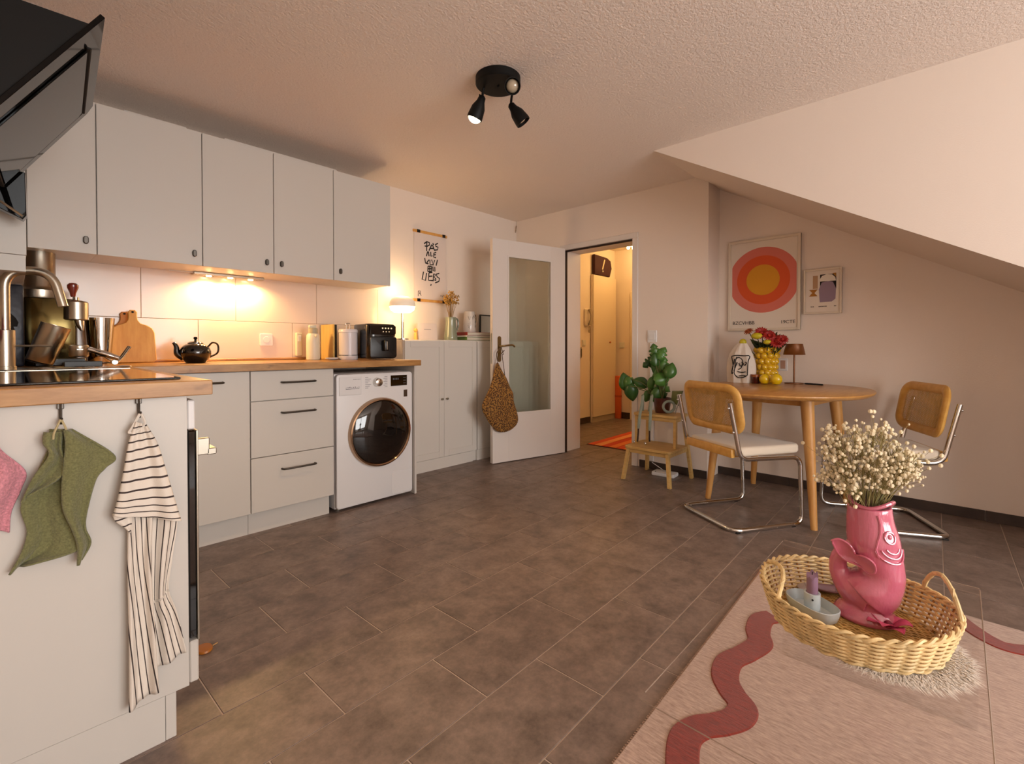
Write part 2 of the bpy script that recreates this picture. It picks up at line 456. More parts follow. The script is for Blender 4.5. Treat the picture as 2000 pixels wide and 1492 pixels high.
# ------------------------------------------------------------------ kitchen: base units
HT, TH = 0.914, 0.038
YB = 2.70
def bar_handle(parent, x0, x1, y, z, r=0.0055):
    b = BM(); tube(b, fillet([(x0, y, z), (x0, y-0.026, z), (x1, y-0.026, z), (x1, y, z)], 0.012, 3), r, 8)
    return obj('handle', b, M['darksteel'], parent, label='dark metal bar handle')
def front(name, parent, x0, x1, z0, z1, y=YB, m=None, bev=0.0015):
    b = BM(); box(b, x0, x1, y, y+0.018, z0, z1, bev); return obj(name, b, m or M['white_lac'], parent, smooth=0)
t = thing('base_cabinet', 'white base cabinet with one tall door in the kitchen corner', 'cabinet', (0, 0, 0))
obj('body', box(BM(), 0.36, 0.862, YB+0.02, YW-0.015, 0.118, HT-TH-0.001), M['white_lac'], t, smooth=0)
d = front('door', t, 0.362, 0.8605, 0.122, HT-TH-0.004); bar_handle(d, 0.58, 0.735, YB, 0.822)
obj('plinth', box(BM(), 0.36, 0.862, YB+0.05, YB+0.066, 0, 0.117), M['white_lac'], t, smooth=0)
t = thing('drawer_cabinet', 'white base cabinet with three drawers beside the washing machine', 'cabinet')
obj('body', box(BM(), 0.8635, 1.318, YB+0.02, YW-0.015, 0.118, HT-TH-0.001), M['white_lac'], t, smooth=0)
for z0, z1, zh in ((0.715, HT-TH-0.004, 0.808), (0.414, 0.711, 0.642), (0.122, 0.410, 0.333)):
    d = front('drawer', t, 0.865, 1.317, z0, z1); bar_handle(d, 1.02, 1.203, YB, zh)
obj('plinth', box(BM(), 0.8635, 1.31, YB+0.05, YB+0.066, 0, 0.117), M['white_lac'], t, smooth=0)
obj('side_panel', box(BM(), 1.889, 1.905, YB-0.005, YW-0.012, 0, HT-TH-0.001, 0.001), M['white_lac'], smooth=0,
    label='thin white panel standing between washing machine and sideboard', cat='panel')

# the leg under the window side: oven housing with a long end panel
t = thing('oven_cabinet', 'white kitchen unit with plain end panel where the tea towels hang', 'cabinet')
obj('body', box(BM(), XL+0.005, 0.312, 1.474, 3.30, 0.118, HT-TH-0.001), M['white_lac'], t, smooth=0)
obj('end_panel', box(BM(), XL+0.005, 0.314, 1.455, 1.473, 0.116, HT-TH-0.001, 0.001), M['white_lac'], t, smooth=0)
p = obj('plinth', box(BM(), XL+0.005, 0.262, 1.457, 1.475, 0.0, 0.115), M['white_lac'], t, smooth=0)
obj('plinth_front', box(BM(), 0.263, 0.2855, 1.457, 2.66, 0.0, 0.115, 0.001), M['white_lac'], t, smooth=0)
d = obj('drawer', box(BM(), 0.3155, 0.336, 1.457, 2.09, 0.119, 0.228, 0.003), M['white_lac'], t, smooth=0)
obj('door', box(BM(), 0.3155, 0.333, 2.1, 2.66, 0.122, 0.862, 0.0015), M['white_lac'], t, smooth=0)
t = thing('oven', 'built-in oven with black glass door and steel handle bar', 'oven')
obj('control_panel', box(BM(), 0.3155, 0.333, 1.46, 2.08, 0.785, 0.862, 0.003), M['white_pl'], t, smooth=0)
d = obj('oven_door', box(BM(), 0.3155, 0.3335, 1.458, 2.08, 0.236, 0.782, 0.003), M['blackgl'], t, smooth=0)
obj('door_edge', box(BM(), 0.334, 0.339, 1.458, 2.08, 0.226, 0.782, 0.001), M['steel'], d, smooth=0)
h = BM(); box(h, 0.372, 0.395, 1.51, 2.03, 0.702, 0.72, 0.002); box(h, 0.338, 0.378, 1.51, 1.524, 0.704, 0.75, 0.002); box(h, 0.338, 0.378, 2.016, 2.03, 0.704, 0.75, 0.002)
obj('handle', h, M['steel'], d, smooth=0)

t = thing('worktop', 'thick oak worktop running round the kitchen corner', 'worktop')
obj('slab', box(BM(), 0.3665, 1.928, YB-0.03, YW-0.012, HT-TH, HT, 0.002), M['worktop'], t, smooth=0)
obj('slab', box(BM(), XL+0.003, 0.3655, 1.428, YW-0.012, HT-TH, HT, 0.002), M['worktop'], t, smooth=0)
obj('wall_strip', box(BM(), 0.3665, 1.80, YW-0.03, YW-0.0125, HT+0.0005, HT+0.016, 0.004), M['worktop'], t)

t = thing('cooktop', 'black glass induction cooktop set into the oak worktop', 'cooktop')
obj('glass', box(BM(), -0.24, 0.315, 1.52, 2.30, HT+0.0005, HT+0.006, 0.002), M['blackgl'], t, smooth=0)
obj('trim', box(BM(), -0.24, 0.316, 2.302, 2.312, HT+0.0005, HT+0.008, 0.001), M['steel'], t, smooth=0, label='bright steel edge strip')

# wall cabinets
UZ0, UZ1, YC = 1.447, 2.165, 3.0
ux = [(0.057, 0.290, 0.251), (0.292, 0.725, 0.687), (0.727, 1.094, 1.054), (1.096, 1.469, 1.138), (1.471, 1.898, 1.515)]
labs = ['narrow white wall cabinet in the corner nearest the range hood', 'widest white wall cabinet, above the cutting board and teapot',
        'white wall cabinet right above the lit lamp bar', 'white wall cabinet between lamp bar and end cabinet, knob at its lower left',
        'end wall cabinet above the air fryer']
for (x0, x1, kx), lb in zip(ux, labs):
    t = thing('wall_cabinet', lb, 'cabinet', group='white wall cabinets over the worktop')
    obj('body', box(BM(), x0-0.001, x1+0.001, YC+0.02, YW-0.001, UZ0, UZ1, 0.0008), M['white_lac'], t, smooth=0)
    d = front('door', t, x0+0.0008, x1-0.0008, UZ0-0.004, UZ1, YC)
    k = BM(); prism(k, [(kx+u*0.8, YC, UZ0+0.058+v) for u, v in rrect(0.024, 0.036, 0.011, 4)], (0, -0.014, 0), 0.003)
    obj('knob', k, M['darksteel'], d)
t = thing('wall_cabinet', 'white wall cabinet behind the range hood', 'cabinet')
obj('body', box(BM(), XL+0.002, 0.045, 2.47, 2.998, 1.335, 2.165, 0.001), M['white_lac'], t, smooth=0)
obj('light_rail', box(BM(), XL+0.002, 0.043, 2.475, 2.97, 1.275, 1.334, 0.001), M['white_lac'], t, smooth=0)
# pieces of board lying on top of the cabinets
obj('board', box(BM(), 0.40, 0.66, 3.02, 3.30, UZ1+0.001, UZ1+0.012), M['white_lac'], smooth=0, label='white board lying on top of the widest wall cabinet', cat='board')
obj('board', box(BM(), 0.84, 1.50, 3.015, 3.30, UZ1+0.001, UZ1+0.012), M['white_lac'], smooth=0, label='longer white board lying on top of the wall cabinets past the lamp bar', cat='board')

# lamp bar under the cabinets with three lit spots
t = thing('light_bar', 'slim under-cabinet lamp bar with three glowing spots', 'lamp', (0, 0, 0))
obj('housing', box(BM(), 0.745, 1.13, 3.262, 3.302, UZ0-0.017, UZ0-0.001, 0.002), M['steel'], t, smooth=0)
glow = mat('warm_led', '#ffd9a0', 0.4, emit=(1.0, 0.62, 0.26), estr=60)
for x in (0.825, 0.94, 1.055):
    obj('spot', lathe(BM(), [(0.001, -0.004), (0.014, -0.004), (0.014, 0.0)], 16, (x, 3.282, UZ0-0.0175)), glow, t)
    l = lamp('lamp_bar_light', 'SPOT', (x, 3.284, UZ0-0.026), 11, WARM, spot_size=math.radians(170), spot_blend=0.6, shadow_soft_size=0.012)
    aim(l, (x, 3.20, 0.9))
obj('cable', tube(BM(), [(0.745, 3.28, UZ0-0.006), (0.70, 3.285, UZ0-0.006), (0.63, 3.3, UZ0-0.005)], 0.003, 6), M['white_pl'], t)

# range hood: slanted black glass
t = thing('range_hood', 'black slanted glass range hood hanging on the wall above the cooktop', 'range hood', (0.187, 1.7, 1.897), math.radians(-3.0))
Lh = 0.68; dx, dz = -math.cos(math.radians(57)), -math.sin(math.radians(57))
nx, nz = math.sin(math.radians(57)), -math.cos(math.radians(57))      # outward (room side, down)
gl = BM()
def hp(s, o, y): return (dx*s + nx*o, y, dz*s + nz*o)
outl = [(0, 0.0), (0, Lh-0.03), (0.03, Lh), (0.60, Lh), (0.60, 0.0)]
prism(gl, [hp(s, 0, y) for s, y in outl], (nx*-0.012, 0, nz*-0.012), 0.001)
M['hoodgl'] = mat('hood_glass', '#060505', 0.04, spec=0.22)
glass = obj('glass_panel', gl, M['hoodgl'], t, smooth=0)
inner = BM(); prism(inner, [hp(s, 0.006, y) for s, y in ((0.07, 0.10), (0.07, Lh-0.1), (0.085, Lh-0.085), (0.42, Lh-0.085), (0.42, 0.10))], (nx*-0.005, 0, nz*-0.005), 0.001)
obj('suction_panel', inner, M['hoodgl'], t, smooth=0)
def slot(a, c_): 
    q = BM(); tube(q, [hp(*a), hp(*c_)], 0.006, 6, flat=0.5); return q
for a, c_ in (((0.062, 0.004, 0.09), (0.062, 0.004, Lh-0.08)), ((0.066, 0.002, Lh-0.077), (0.43, 0.002, Lh-0.077)), ((0.43, 0.004, 0.09), (0.43, 0.004, Lh-0.08))):
    obj('slot', slot(a, c_), M['dark'], t)
bd = BM()
prism(bd, [(-0.02, 0.012, -0.025), (dx*0.60-0.03, 0.012, dz*0.60-0.0), (-0.515, 0.012, dz*0.60), (-0.515, 0.012, -0.025)], (0, Lh-0.03, 0))
obj('housing', bd, M['blackmatte'], t, smooth=0)
lo = BM(); prism(lo, [(-0.30, 0.62, -0.28), (-0.178, 0.62, -0.30), (-0.176, 0.62, -0.445), (-0.185, 0.62, -0.46), (-0.30, 0.62, -0.40)], (0, 0.05, 0), 0.002)
lo_ = obj('lower_baffle', lo, M['hoodgl'], t, smooth=0)
obj('baffle_edge', tube(BM(), [(-0.30, 0.618, -0.36), (-0.185, 0.618, -0.45)], 0.004, 6), M['steel'], lo_)

# sink with mixer tap
t = thing('mixer_tap', 'brushed steel kitchen tap with tall bent spout', 'tap', (-0.012, 2.55, HT+0.0035))
obj('base', lathe(BM(), [(0.030, 0), (0.030, 0.012), (0.0275, 0.013), (0.0275, 0.145), (0.024, 0.147)], 24), M['steel'], t)
sp_ = fillet([(0, 0, 0.146), (0, 0, 0.365), (0.125, -0.02, 0.375), (0.155, -0.03, 0.24)], 0.075, 7)
obj('spout', tube(BM(), sp_, 0.0155, 16), M['steel'], t)
obj('lever', tube(BM(), [(0.02, 0, 0.088), (0.125, 0, 0.088)], 0.004, 8), M['steel'], t)
t = thing('sink', 'shallow steel sink behind the cooktop', 'sink', (-0.02, 2.62, HT))
bs = BM()
o_ = rrect(0.42, 0.42, 0.04); i_ = rrect(0.36, 0.36, 0.04)
va = [bs.verts.new((x, y, 0.002)) for x, y in o_]; vb = [bs.verts.new((x, y, 0.003)) for x, y in i_]
vc = [bs.verts.new((x*0.95, y*0.95, 0.0005)) for x, y in i_]
n_ = len(va)
for i in range(n_):
    j = (i+1) % n_; bs.faces.new((va[i], va[j], vb[j], vb[i])); bs.faces.new((vb[i], vb[j], vc[j], vc[i]))
bs.faces.new(vc)
obj('basin', bs, M['steel'], t)

# washing machine
t = thing('washing_machine', 'white front-loading washing machine with round dark porthole', 'washing machine', (1.339, YB+0.02, 0))
WW = 0.547
obj('body', box(BM(), 0, WW, 0.02, 0.60, 0.014, 0.838, 0.008, 2), M['white_pl'], t)
fr = BM(); prism(fr, [(WW/2+x, 0.022, 0.426+z) for x, z in rrect(WW-0.004, 0.818, 0.02, 4)], (0, -0.03, 0), 0.008, 2)
obj('front_panel', fr, M['white_pl'], t)
for x in (0.04, WW-0.04):
    for y in (0.06, 0.55): obj('foot', lathe(BM(), [(0.02, 0), (0.02, 0.008), (0.012, 0.016)], 12, (x, y, 0)), M['steel'], t)
dc = Vector((0.296, -0.008, 0.455)); RD = 0.222
Mr = Matrix.Translation(dc) @ Matrix.Rotation(PI/2, 4, 'X')
ring = BM(); lathe(ring, [(RD, -0.002), (RD, 0.012), (RD-0.006, 0.026), (RD-0.014, 0.03), (RD-0.02, 0.024), (RD-0.02, -0.002)], 64, M=Mr, cap0=False, cap1=False)
dr = obj('porthole_ring', ring, steel('bronze_chrome', '#b59a80', 0.12, False), t, label='bronze chrome ring')
gls = BM(); lathe(gls, [(RD-0.019, 0.018), (RD-0.05, 0.032), (RD-0.10, 0.042), (0.06, 0.047), (0.001, 0.048)], 64, M=Mr, cap0=False, cap1=False)
obj('porthole_glass', gls, M['blackgl'], dr, label='dark domed glass')
obj('display', box(BM(), 0.375, 0.50, -0.011, -0.007, 0.745, 0.815, 0.001), M['blackgl'], t, smooth=0, label='black display')
obj('sticker', box(BM(), 0.475, 0.503, -0.0095, -0.007, 0.668, 0.715, 0.0004), mat('brown_sticker', '#4a3420', 0.4), t, smooth=0, label='dark brown sticker')
kn = BM(); lathe(kn, [(0.031, 0), (0.030, 0.012), (0.024, 0.03), (0.015, 0.034), (0.001, 0.034)], 32, M=Matrix.Translation((0.275, -0.008, 0.776)) @ Matrix.Rotation(PI/2, 4, 'X'), cap1=False)
obj('dial', kn, M['chrome'], t, label='chrome programme dial')
obj('detergent_drawer', box(BM(), 0.018, 0.165, -0.011, -0.007, 0.705, 0.818, 0.003), M['white_pl'], t, smooth=0)
gr = mat('grey_print', '#77757a', 0.6)
dw = obj('drawer_print', box(BM(), 0.06, 0.15, -0.0118, -0.0108, 0.742, 0.745), gr, t, smooth=0)
pb = BM()
for k in range(8): box(pb, 0.06+k*0.012, 0.066+k*0.012, -0.0118, -0.0108, 0.75, 0.753+0.004*(k % 3)*0.5)
for k in range(5): box(pb, 0.11+k*0.01, 0.117+k*0.01, -0.0118, -0.0108, 0.800, 0.803)
for k in range(7):
    box(pb, 0.192, 0.212+0.01*(k % 3), -0.0092, -0.0078, 0.742+k*0.011, 0.7445+k*0.011)
    box(pb, 0.33-0.008*(k % 2), 0.35, -0.0092, -0.0078, 0.742+k*0.011, 0.7445+k*0.011)
obj('print', pb, gr, t, smooth=0, kind='stuff')
pd = BM(); prism(pd, [(WW-0.088+x, -0.0075, 0.105+z) for x, z in rrect(0.155, 0.15, 0.012, 3)], (0, -0.0025, 0), 0.001)
obj('filter_flap', pd, M['white_pl'], t, smooth=0)
dsp = BM()
for k in range(4): box(dsp, 0.39+k*0.012, 0.397+k*0.012, -0.0117, -0.0109, 0.785, 0.797)
for k in range(3): box(dsp, 0.47, 0.49, -0.0117, -0.0109, 0.76+k*0.018, 0.763+k*0.018)
obj('display_digits', dsp, mat('dim_display', '#5d6064', 0.5), t, smooth=0, kind='stuff')

# ------------------------------------------------------------------ things on the worktop
def on(x, y, z=HT): return (x, y, z+0.0006)
# cutting boards leaning on the tiles
def board(name, label, x, y0, w, h, hh, th, m, lean, cat='cutting board'):
    t = thing(name, label, cat, on(x, y0, HT+0.0042)); t.rotation_euler = (-lean, 0, 0)
    o = [(-w/2+0.012, 0), (w/2-0.012, 0), (w/2, 0.012), (w/2-0.004, h*0.8), (w/2-0.014, h*0.93), (w/2-0.035, h), (0.032, h+0.012), (0.021, h+0.03),
         (0.0185, h+hh*0.62), (0.02, h+hh*0.85), (0.012, h+hh), (-0.012, h+hh), (-0.02, h+hh*0.85), (-0.0185, h+hh*0.62), (-0.021, h+0.03), (-0.032, h+0.012),
         (-w/2+0.035, h), (-w/2+0.014, h*0.93), (-w/2+0.004, h*0.8), (-w/2, 0.012)]
    b = BM(); prism(b, [(a, 0, z) for a, z in o], (0, th, 0), 0.003)
    obj('blade', b, m, t, smooth=30)
    b = BM(); lathe(b, [(0.006, -0.001), (0.006, 0.0005)], 12, M=Matrix.Translation((0, 0, h+hh*0.86)) @ Matrix.Rotation(PI/2, 4, 'X'))
    obj('hang_hole', b, M['dark'], t)
    return t
M['beech2'] = wood('cutting_board_dark', '#a8682a', '#bd7c36', (6, 6, 1), 0.5, 4)
board('cutting_board', 'honey-coloured cutting board with handle leaning on the wall tiles', 0.462, 3.235, 0.195, 0.205, 0.085, 0.02, M['beech'], math.radians(10))
board('cutting_board', 'darker cutting board mostly hidden behind the honey-coloured one', 0.432, 3.275, 0.17, 0.20, 0.08, 0.016, M['beech2'], math.radians(10))

# teapot
M['glaze'] = mat('black_glaze', '#0b0908', 0.06, coat=1.0)
t = thing('teapot', 'round black glazed teapot with curved spout', 'teapot', on(0.70, 3.05), math.radians(-5))
obj('pot', lathe(BM(), [(0.044, 0), (0.048, 0.004), (0.063, 0.020), (0.074, 0.046), (0.075, 0.062), (0.067, 0.086), (0.048, 0.101), (0.036, 0.104)], 36), M['glaze'], t)
ld = obj('lid', lathe(BM(), [(0.038, 0.1045), (0.038, 0.109), (0.028, 0.116), (0.008, 0.120), (0.005, 0.126), (0.011, 0.135), (0.007, 0.143), (0.001, 0.144)], 28, cap1=False), M['glaze'], t)
obj('spout', tube(BM(), bez([(-0.055, 0, 0.03), (-0.082, 0, 0.05), (-0.087, 0, 0.09), (-0.100, 0, 0.112)], 6), [0.02 - 0.0125*i/18 for i in range(19)], 12), M['glaze'], t)
obj('handle', tube(BM(), bez([(0.060, 0, 0.09), (0.082, 0, 0.112), (0.106, 0, 0.098), (0.104, 0, 0.055), (0.066, 0, 0.03)], 7), 0.005, 8), M['glaze'], t)

# cream vacuum jug
M['cream'] = mat('cream_plastic', '#d9d3bf', 0.4)
t = thing('vacuum_jug', 'cream vacuum jug with pump lid beside the upright boards', 'jug', on(1.405, 3.17))
obj('body', lathe(BM(), [(0.040, 0), (0.044, 0.004), (0.044, 0.12), (0.042, 0.165), (0.034, 0.178)], 28), M['cream'], t)
obj('lid', lathe(BM(), [(0.031, 0.1785), (0.031, 0.21), (0.027, 0.214)], 24), mat('grey_beige', '#aaa188', 0.45), t)
obj('lever', box(BM(), -0.028, 0.02, -0.012, 0.012, 0.2145, 0.235, 0.004), M['cream'], t)
obj('nozzle', tube(BM(), [(0, -0.03, 0.168), (0, -0.055, 0.158)], 0.008, 8), M['cream'], t)

# upright boards
obj('chopping_board', box(BM(), 1.522, 1.534, 3.12, 3.31, HT+0.0006, HT+0.245, 0.004), wood('light_board', '#c9a457', '#d8b86e', (6, 6, 1), 0.5, 5), smooth=0, label='pale wooden chopping board standing on edge', cat='chopping board')
obj('chopping_board', box(BM(), 1.540, 1.556, 3.13, 3.31, HT+0.0006, HT+0.243, 0.004), mat('dark_board', '#2c2419', 0.5), smooth=0, label='dark chopping board standing on edge behind the pale one', cat='chopping board')
# spoon rest
t = thing('spoon_rest', 'small white shell-shaped spoon rest in front of the upright boards', 'dish', on(1.49, 3.07))
obj('dish', lathe(BM(), [(0.015, 0.0), (0.034, 0.006), (0.040, 0.016), (0.036, 0.014), (0.015, 0.004)], 20, sx=1.1, sy=0.8, cap1=False), M['white_pl'], t)
obj('grip', tube(BM(), [(-0.034, -0.01, 0.012), (-0.055, -0.018, 0.01)], [0.006, 0.004], 8, flat=0.5), M['white_pl'], t)
# white canister with wire loop
t = thing('canister', 'white cylindrical canister with a metal loop on its lid', 'canister', on(1.600, 3.06))
obj('body', lathe(BM(), [(0.060, 0), (0.063, 0.004), (0.063, 0.028), (0.061, 0.03), (0.061, 0.185)], 32), mat('white_enamel', '#d8d3d6', 0.3), t)
ld = obj('lid', lathe(BM(), [(0.063, 0.186), (0.063, 0.203), (0.058, 0.209), (0.001, 0.211)], 32, cap1=False), mat('white_enamel_lid', '#e2dde0', 0.3), t)
obj('loop', tube(BM(), fillet([(-0.013, 0, 0.21), (-0.013, 0, 0.25), (0.013, 0, 0.25), (0.013, 0, 0.21)], 0.008, 4), 0.0035, 8), M['chrome'], ld)
obj('band', lathe(BM(), [(0.0635, 0.029), (0.0635, 0.033)], 32, cap0=False, cap1=False), M['darksteel'], t)
# dark coffee tin between canister and air fryer
t = thing('storage_tin', 'tall dark tin squeezed between canister and air fryer', 'tin', on(1.700, 3.25))
obj('tin', box(BM(), -0.025, 0.022, -0.06, 0.06, 0, 0.20, 0.008, 2), mat('dark_tin', '#2a1d12', 0.25, metal=0.4), t)
obj('lid', box(BM(), -0.026, 0.023, -0.061, 0.061, 0.201, 0.215, 0.006, 2), M['black'], t)
# air fryer
t = thing('air_fryer', 'black air fryer with glowing touch display at the worktop end', 'air fryer', on(1.785, 3.03), math.radians(-4))
f = BM(); prism(f, [(x, y, 0.006) for x, y in rrect(0.222, 0.26, 0.05, 6)], (0, 0, 0.242), 0.012, 3)
obj('body', f, mat('black_gloss_plastic', '#0d0b0a', 0.18, coat=0.5), t)
f = BM(); prism(f, [(x, -0.127, 0.085+z) for x, z in rrect(0.20, 0.15, 0.02, 4)], (0, -0.012, 0), 0.006, 2)
dr = obj('basket_drawer', f, M['black'], t)
obj('grip', box(BM(), -0.016, 0.016, -0.185, -0.139, 0.06, 0.135, 0.008, 2), M['black'], dr)
obj('grip_inlay', box(BM(), -0.003, 0.003, -0.1865, -0.1845, 0.07, 0.125), M['steel'], dr, smooth=0)
f = BM(); prism(f, [(x, -0.128, 0.205+z) for x, z in rrect(0.19, 0.065, 0.012, 4)], (0, -0.006, 0), 0.002)
dp = obj('display', f, M['blackgl'], t, smooth=0)
f = BM()
for k in range(4): box(f, -0.012+k*0.022, -0.002+k*0.022, -0.1352, -0.1343, 0.212, 0.222)
for k in range(3): box(f, -0.006+k*0.022, 0.002+k*0.022, -0.1352, -0.1343, 0.19, 0.196)
obj('display_icons', f, mat('icon_glow', '#d9c6a0', 0.5, emit=(1, 0.8, 0.5), estr=0.5), dp, smooth=0)
# sockets on the tiles
def socket(x, z, label, w=0.08):
    t = thing('wall_socket', label, 'socket', (x, YW-0.0115, z))
    b = BM(); prism(b, [(a, 0, c) for a, c in rrect(w, 0.08, 0.006, 3)], (0, -0.008, 0), 0.002)
    obj('plate', b, M['white_pl'], t, smooth=0)
    b = BM(); lathe(b, [(0.021, 0.0), (0.02, 0.0015), (0.002, 0.0015)], 24, M=Matrix.Translation((0, -0.0085, 0)) @ Matrix.Rotation(PI/2, 4, 'X'))
    obj('insert', b, M['white_pl'], t)
socket(1.165, 1.05, 'white double socket on the tiles between teapot and vacuum jug')
t = thing('wall_socket', 'slim white switch box on the tiles just behind the vacuum jug', 'socket', (1.372, YW-0.0115, 1.02))
obj('plate', box(BM(), -0.02, 0.02, -0.03, 0, -0.08, 0.08, 0.004), M['cream'], t, smooth=0)
obj('rocker', box(BM(), -0.012, 0.012, -0.034, -0.03, 0.02, 0.06, 0.002), M['white_pl'], t, smooth=0)

# coffee corner
bronze = steel('bronze_panel', '#5d5030', 0.16, False)
t = thing('espresso_machine', 'steel lever espresso machine with red knob in the kitchen corner', 'coffee machine', on(0.145, 3.18))
obj('body', box(BM(), -0.10, 0.075, -0.10, 0.12, 0.0, 0.315, 0.006, 2), bronze, t)
obj('cup_tray', box(BM(), -0.07, 0.10, -0.20, -0.101, 0.0, 0.035, 0.004), M['black'], t)
hp_ = obj('hopper', lathe(BM(), [(0.078, 0.316), (0.080, 0.325), (0.080, 0.352), (0.062, 0.362), (0.055, 0.372), (0.055, 0.5325), (0.051, 0.5325), (0.051, 0.38)], 36, (-0.045, -0.02, 0), cap1=False), M['steel'], t, label='tall steel cylinder')
gh = obj('group_head', lathe(BM(), [(0.040, 0.215), (0.046, 0.219), (0.046, 0.30), (0.040, 0.306), (0.012, 0.312), (0.012, 0.325)], 32, (0.075, -0.09, 0)), M['steel'], t)
obj('knob', lathe(BM(), [(0.008, 0.326), (0.010, 0.333), (0.012, 0.345), (0.021, 0.37), (0.021, 0.383), (0.013, 0.392), (0.001, 0.394)], 24, (0.065, -0.09, 0), cap1=False), mat('red_wood', '#7a2a1c', 0.2, coat=0.6), gh, label='red brown knob')
obj('spouts', tube(BM(), [(0.085, -0.10, 0.216), (0.088, -0.105, 0.19), (0.095, -0.11, 0.165)], [0.02, 0.016, 0.006], 12), M['steel'], gh)
# tilted steel tumbler leaning
t = thing('steel_tumbler', 'brushed steel beaker tilted sideways below the espresso machine', 'beaker', on(0.088, 2.93, HT+0.022)); t.rotation_euler = (math.radians(4), math.radians(19), 0)
obj('cup', lathe(BM(), [(0.044, 0), (0.047, 0.004), (0.052, 0.165), (0.053, 0.17), (0.050, 0.17), (0.045, 0.01)], 32, cap1=True), M['steel'], t)
obj('foot_ring', lathe(BM(), [(0.046, -0.006), (0.047, -0.001)], 32), M['black'], t)
# milk jug
t = thing('milk_jug', 'polished steel milk jug next to the cutting board', 'jug', on(0.318, 3.21))
obj('jug', lathe(BM(), [(0.046, 0), (0.049, 0.004), (0.048, 0.06), (0.055, 0.16), (0.060, 0.235), (0.057, 0.235), (0.05, 0.12), (0.044, 0.01)], 36), M['chrome'], t)
obj('base_band', lathe(BM(), [(0.0495, 0.003), (0.0505, 0.006), (0.0495, 0.011)], 36, cap0=False, cap1=False), M['darksteel'], t)
# portafilter
t = thing('portafilter', 'steel portafilter with long handle lying on a black tamping mat', 'portafilter', on(0.212, 2.86, HT+0.022))
obj('basket', lathe(BM(), [(0.030, 0.02), (0.034, 0.026), (0.034, 0.07), (0.030, 0.074), (0.028, 0.06)], 28, cap1=True), M['steel'], t)
obj('handle', tube(BM(), bez([(0.03, -0.01, 0.055), (0.08, -0.02, 0.035), (0.135, -0.03, 0.012)], 5), [0.012]*4+[0.014]*4+[0.012]*3, 12), M['chrome'], t)
obj('ear', box(BM(), -0.012, 0.012, -0.045, -0.03, 0.05, 0.058, 0.002), M['steel'], t)
t = thing('tamping_mat', 'black rubber tamping mat on the worktop corner', 'mat', on(0.235, 2.86))
obj('mat', box(BM(), -0.075, 0.05, -0.06, 0.06, 0, 0.02, 0.006, 2), M['black'], t)
obj('lip', box(BM(), -0.075, 0.05, -0.066, -0.0605, 0.0, 0.024, 0.002), M['black'], t)
# scissors-like tongs: two handles
t = thing('can_opener', 'metal can opener with splayed handles in front of the cutting board', 'can opener', on(0.335, 2.87))
obj('handle', tube(BM(), bez([(0.0, 0, 0.012), (0.025, 0.01, 0.035), (0.058, 0.02, 0.088)], 4), [0.012]*9, 10, flat=0.6), M['chrome'], t)
obj('handle', tube(BM(), bez([(0.0, 0, 0.012), (-0.03, 0.015, 0.04), (-0.06, 0.02, 0.05)], 4), [0.008]*9, 10, flat=0.6), M['chrome'], t)
obj('wheel', lathe(BM(), [(0.011, -0.006), (0.013, 0), (0.011, 0.006)], 16, M=Matrix.Translation((0, -0.012, 0.016)) @ Matrix.Rotation(PI/2, 4, 'X')), M['steel'], t)
# dark blue packet and pink dish brush at the very edge
t = thing('coffee_packet', 'tall dark blue coffee packet with a black spade mark', 'packet', on(-0.04, 3.03))
f = BM(); box(f, -0.14, 0.085, -0.045, 0.045, 0.0, 0.36, 0.012, 2)
obj('bag', f, mat('navy_foil', '#1c2130', 0.38, var=0.2, vscale=5, bmp=0.4, bscale=16, bdist=0.01), t)
sd = [(0, 0.046), (0.02, 0.028), (0.032, 0.008), (0.026, -0.010), (0.010, -0.010), (0.018, -0.030), (-0.018, -0.030), (-0.010, -0.010), (-0.026, -0.010), (-0.032, 0.008), (-0.02, 0.028)]
f = BM(); prism(f, [(0.045+x*0.7, -0.0455, 0.185+z) for x, z in sd], (0, -0.001, 0)); obj('spade_mark', f, M['dark'], t, smooth=0)
t = thing('dish_brush', 'dark pink silicone dish brush standing at the sink', 'brush', on(-0.085, 2.48))
obj('head', ball(BM(), (0.02, 0, 0.155), 0.05, 0.75, 0.5, 1.0, 14, 9), mat('pink_silicone', '#a32a4d', 0.45), t)
obj('stem', tube(BM(), [(0.0, 0, 0.0), (0.01, 0, 0.11)], [0.012, 0.009], 10), M['white_pl'], t)
# cutlery reflections: spoons lying behind the cooktop
for k, (x, y, a) in enumerate(((0.05, 2.42, 0.2), (0.17, 2.44, -0.1), (0.29, 2.5, 0.35))):
    t = thing('teaspoon', ['teaspoon lying just behind the tap', 'teaspoon lying in front of the portafilter', 'teaspoon lying near the inner worktop corner'][k], 'spoon', on(x, y), a, 'spoons behind the cooktop')
    obj('stem', tube(BM(), [(-0.06, 0, 0.004), (0.02, 0, 0.006)], [0.004, 0.003], 8, flat=0.5), M['chrome'], t)
    obj('bowl', ball(BM(), (0.04, 0, 0.006), 0.02, 1.2, 0.75, 0.25, 12, 6), M['chrome'], t)

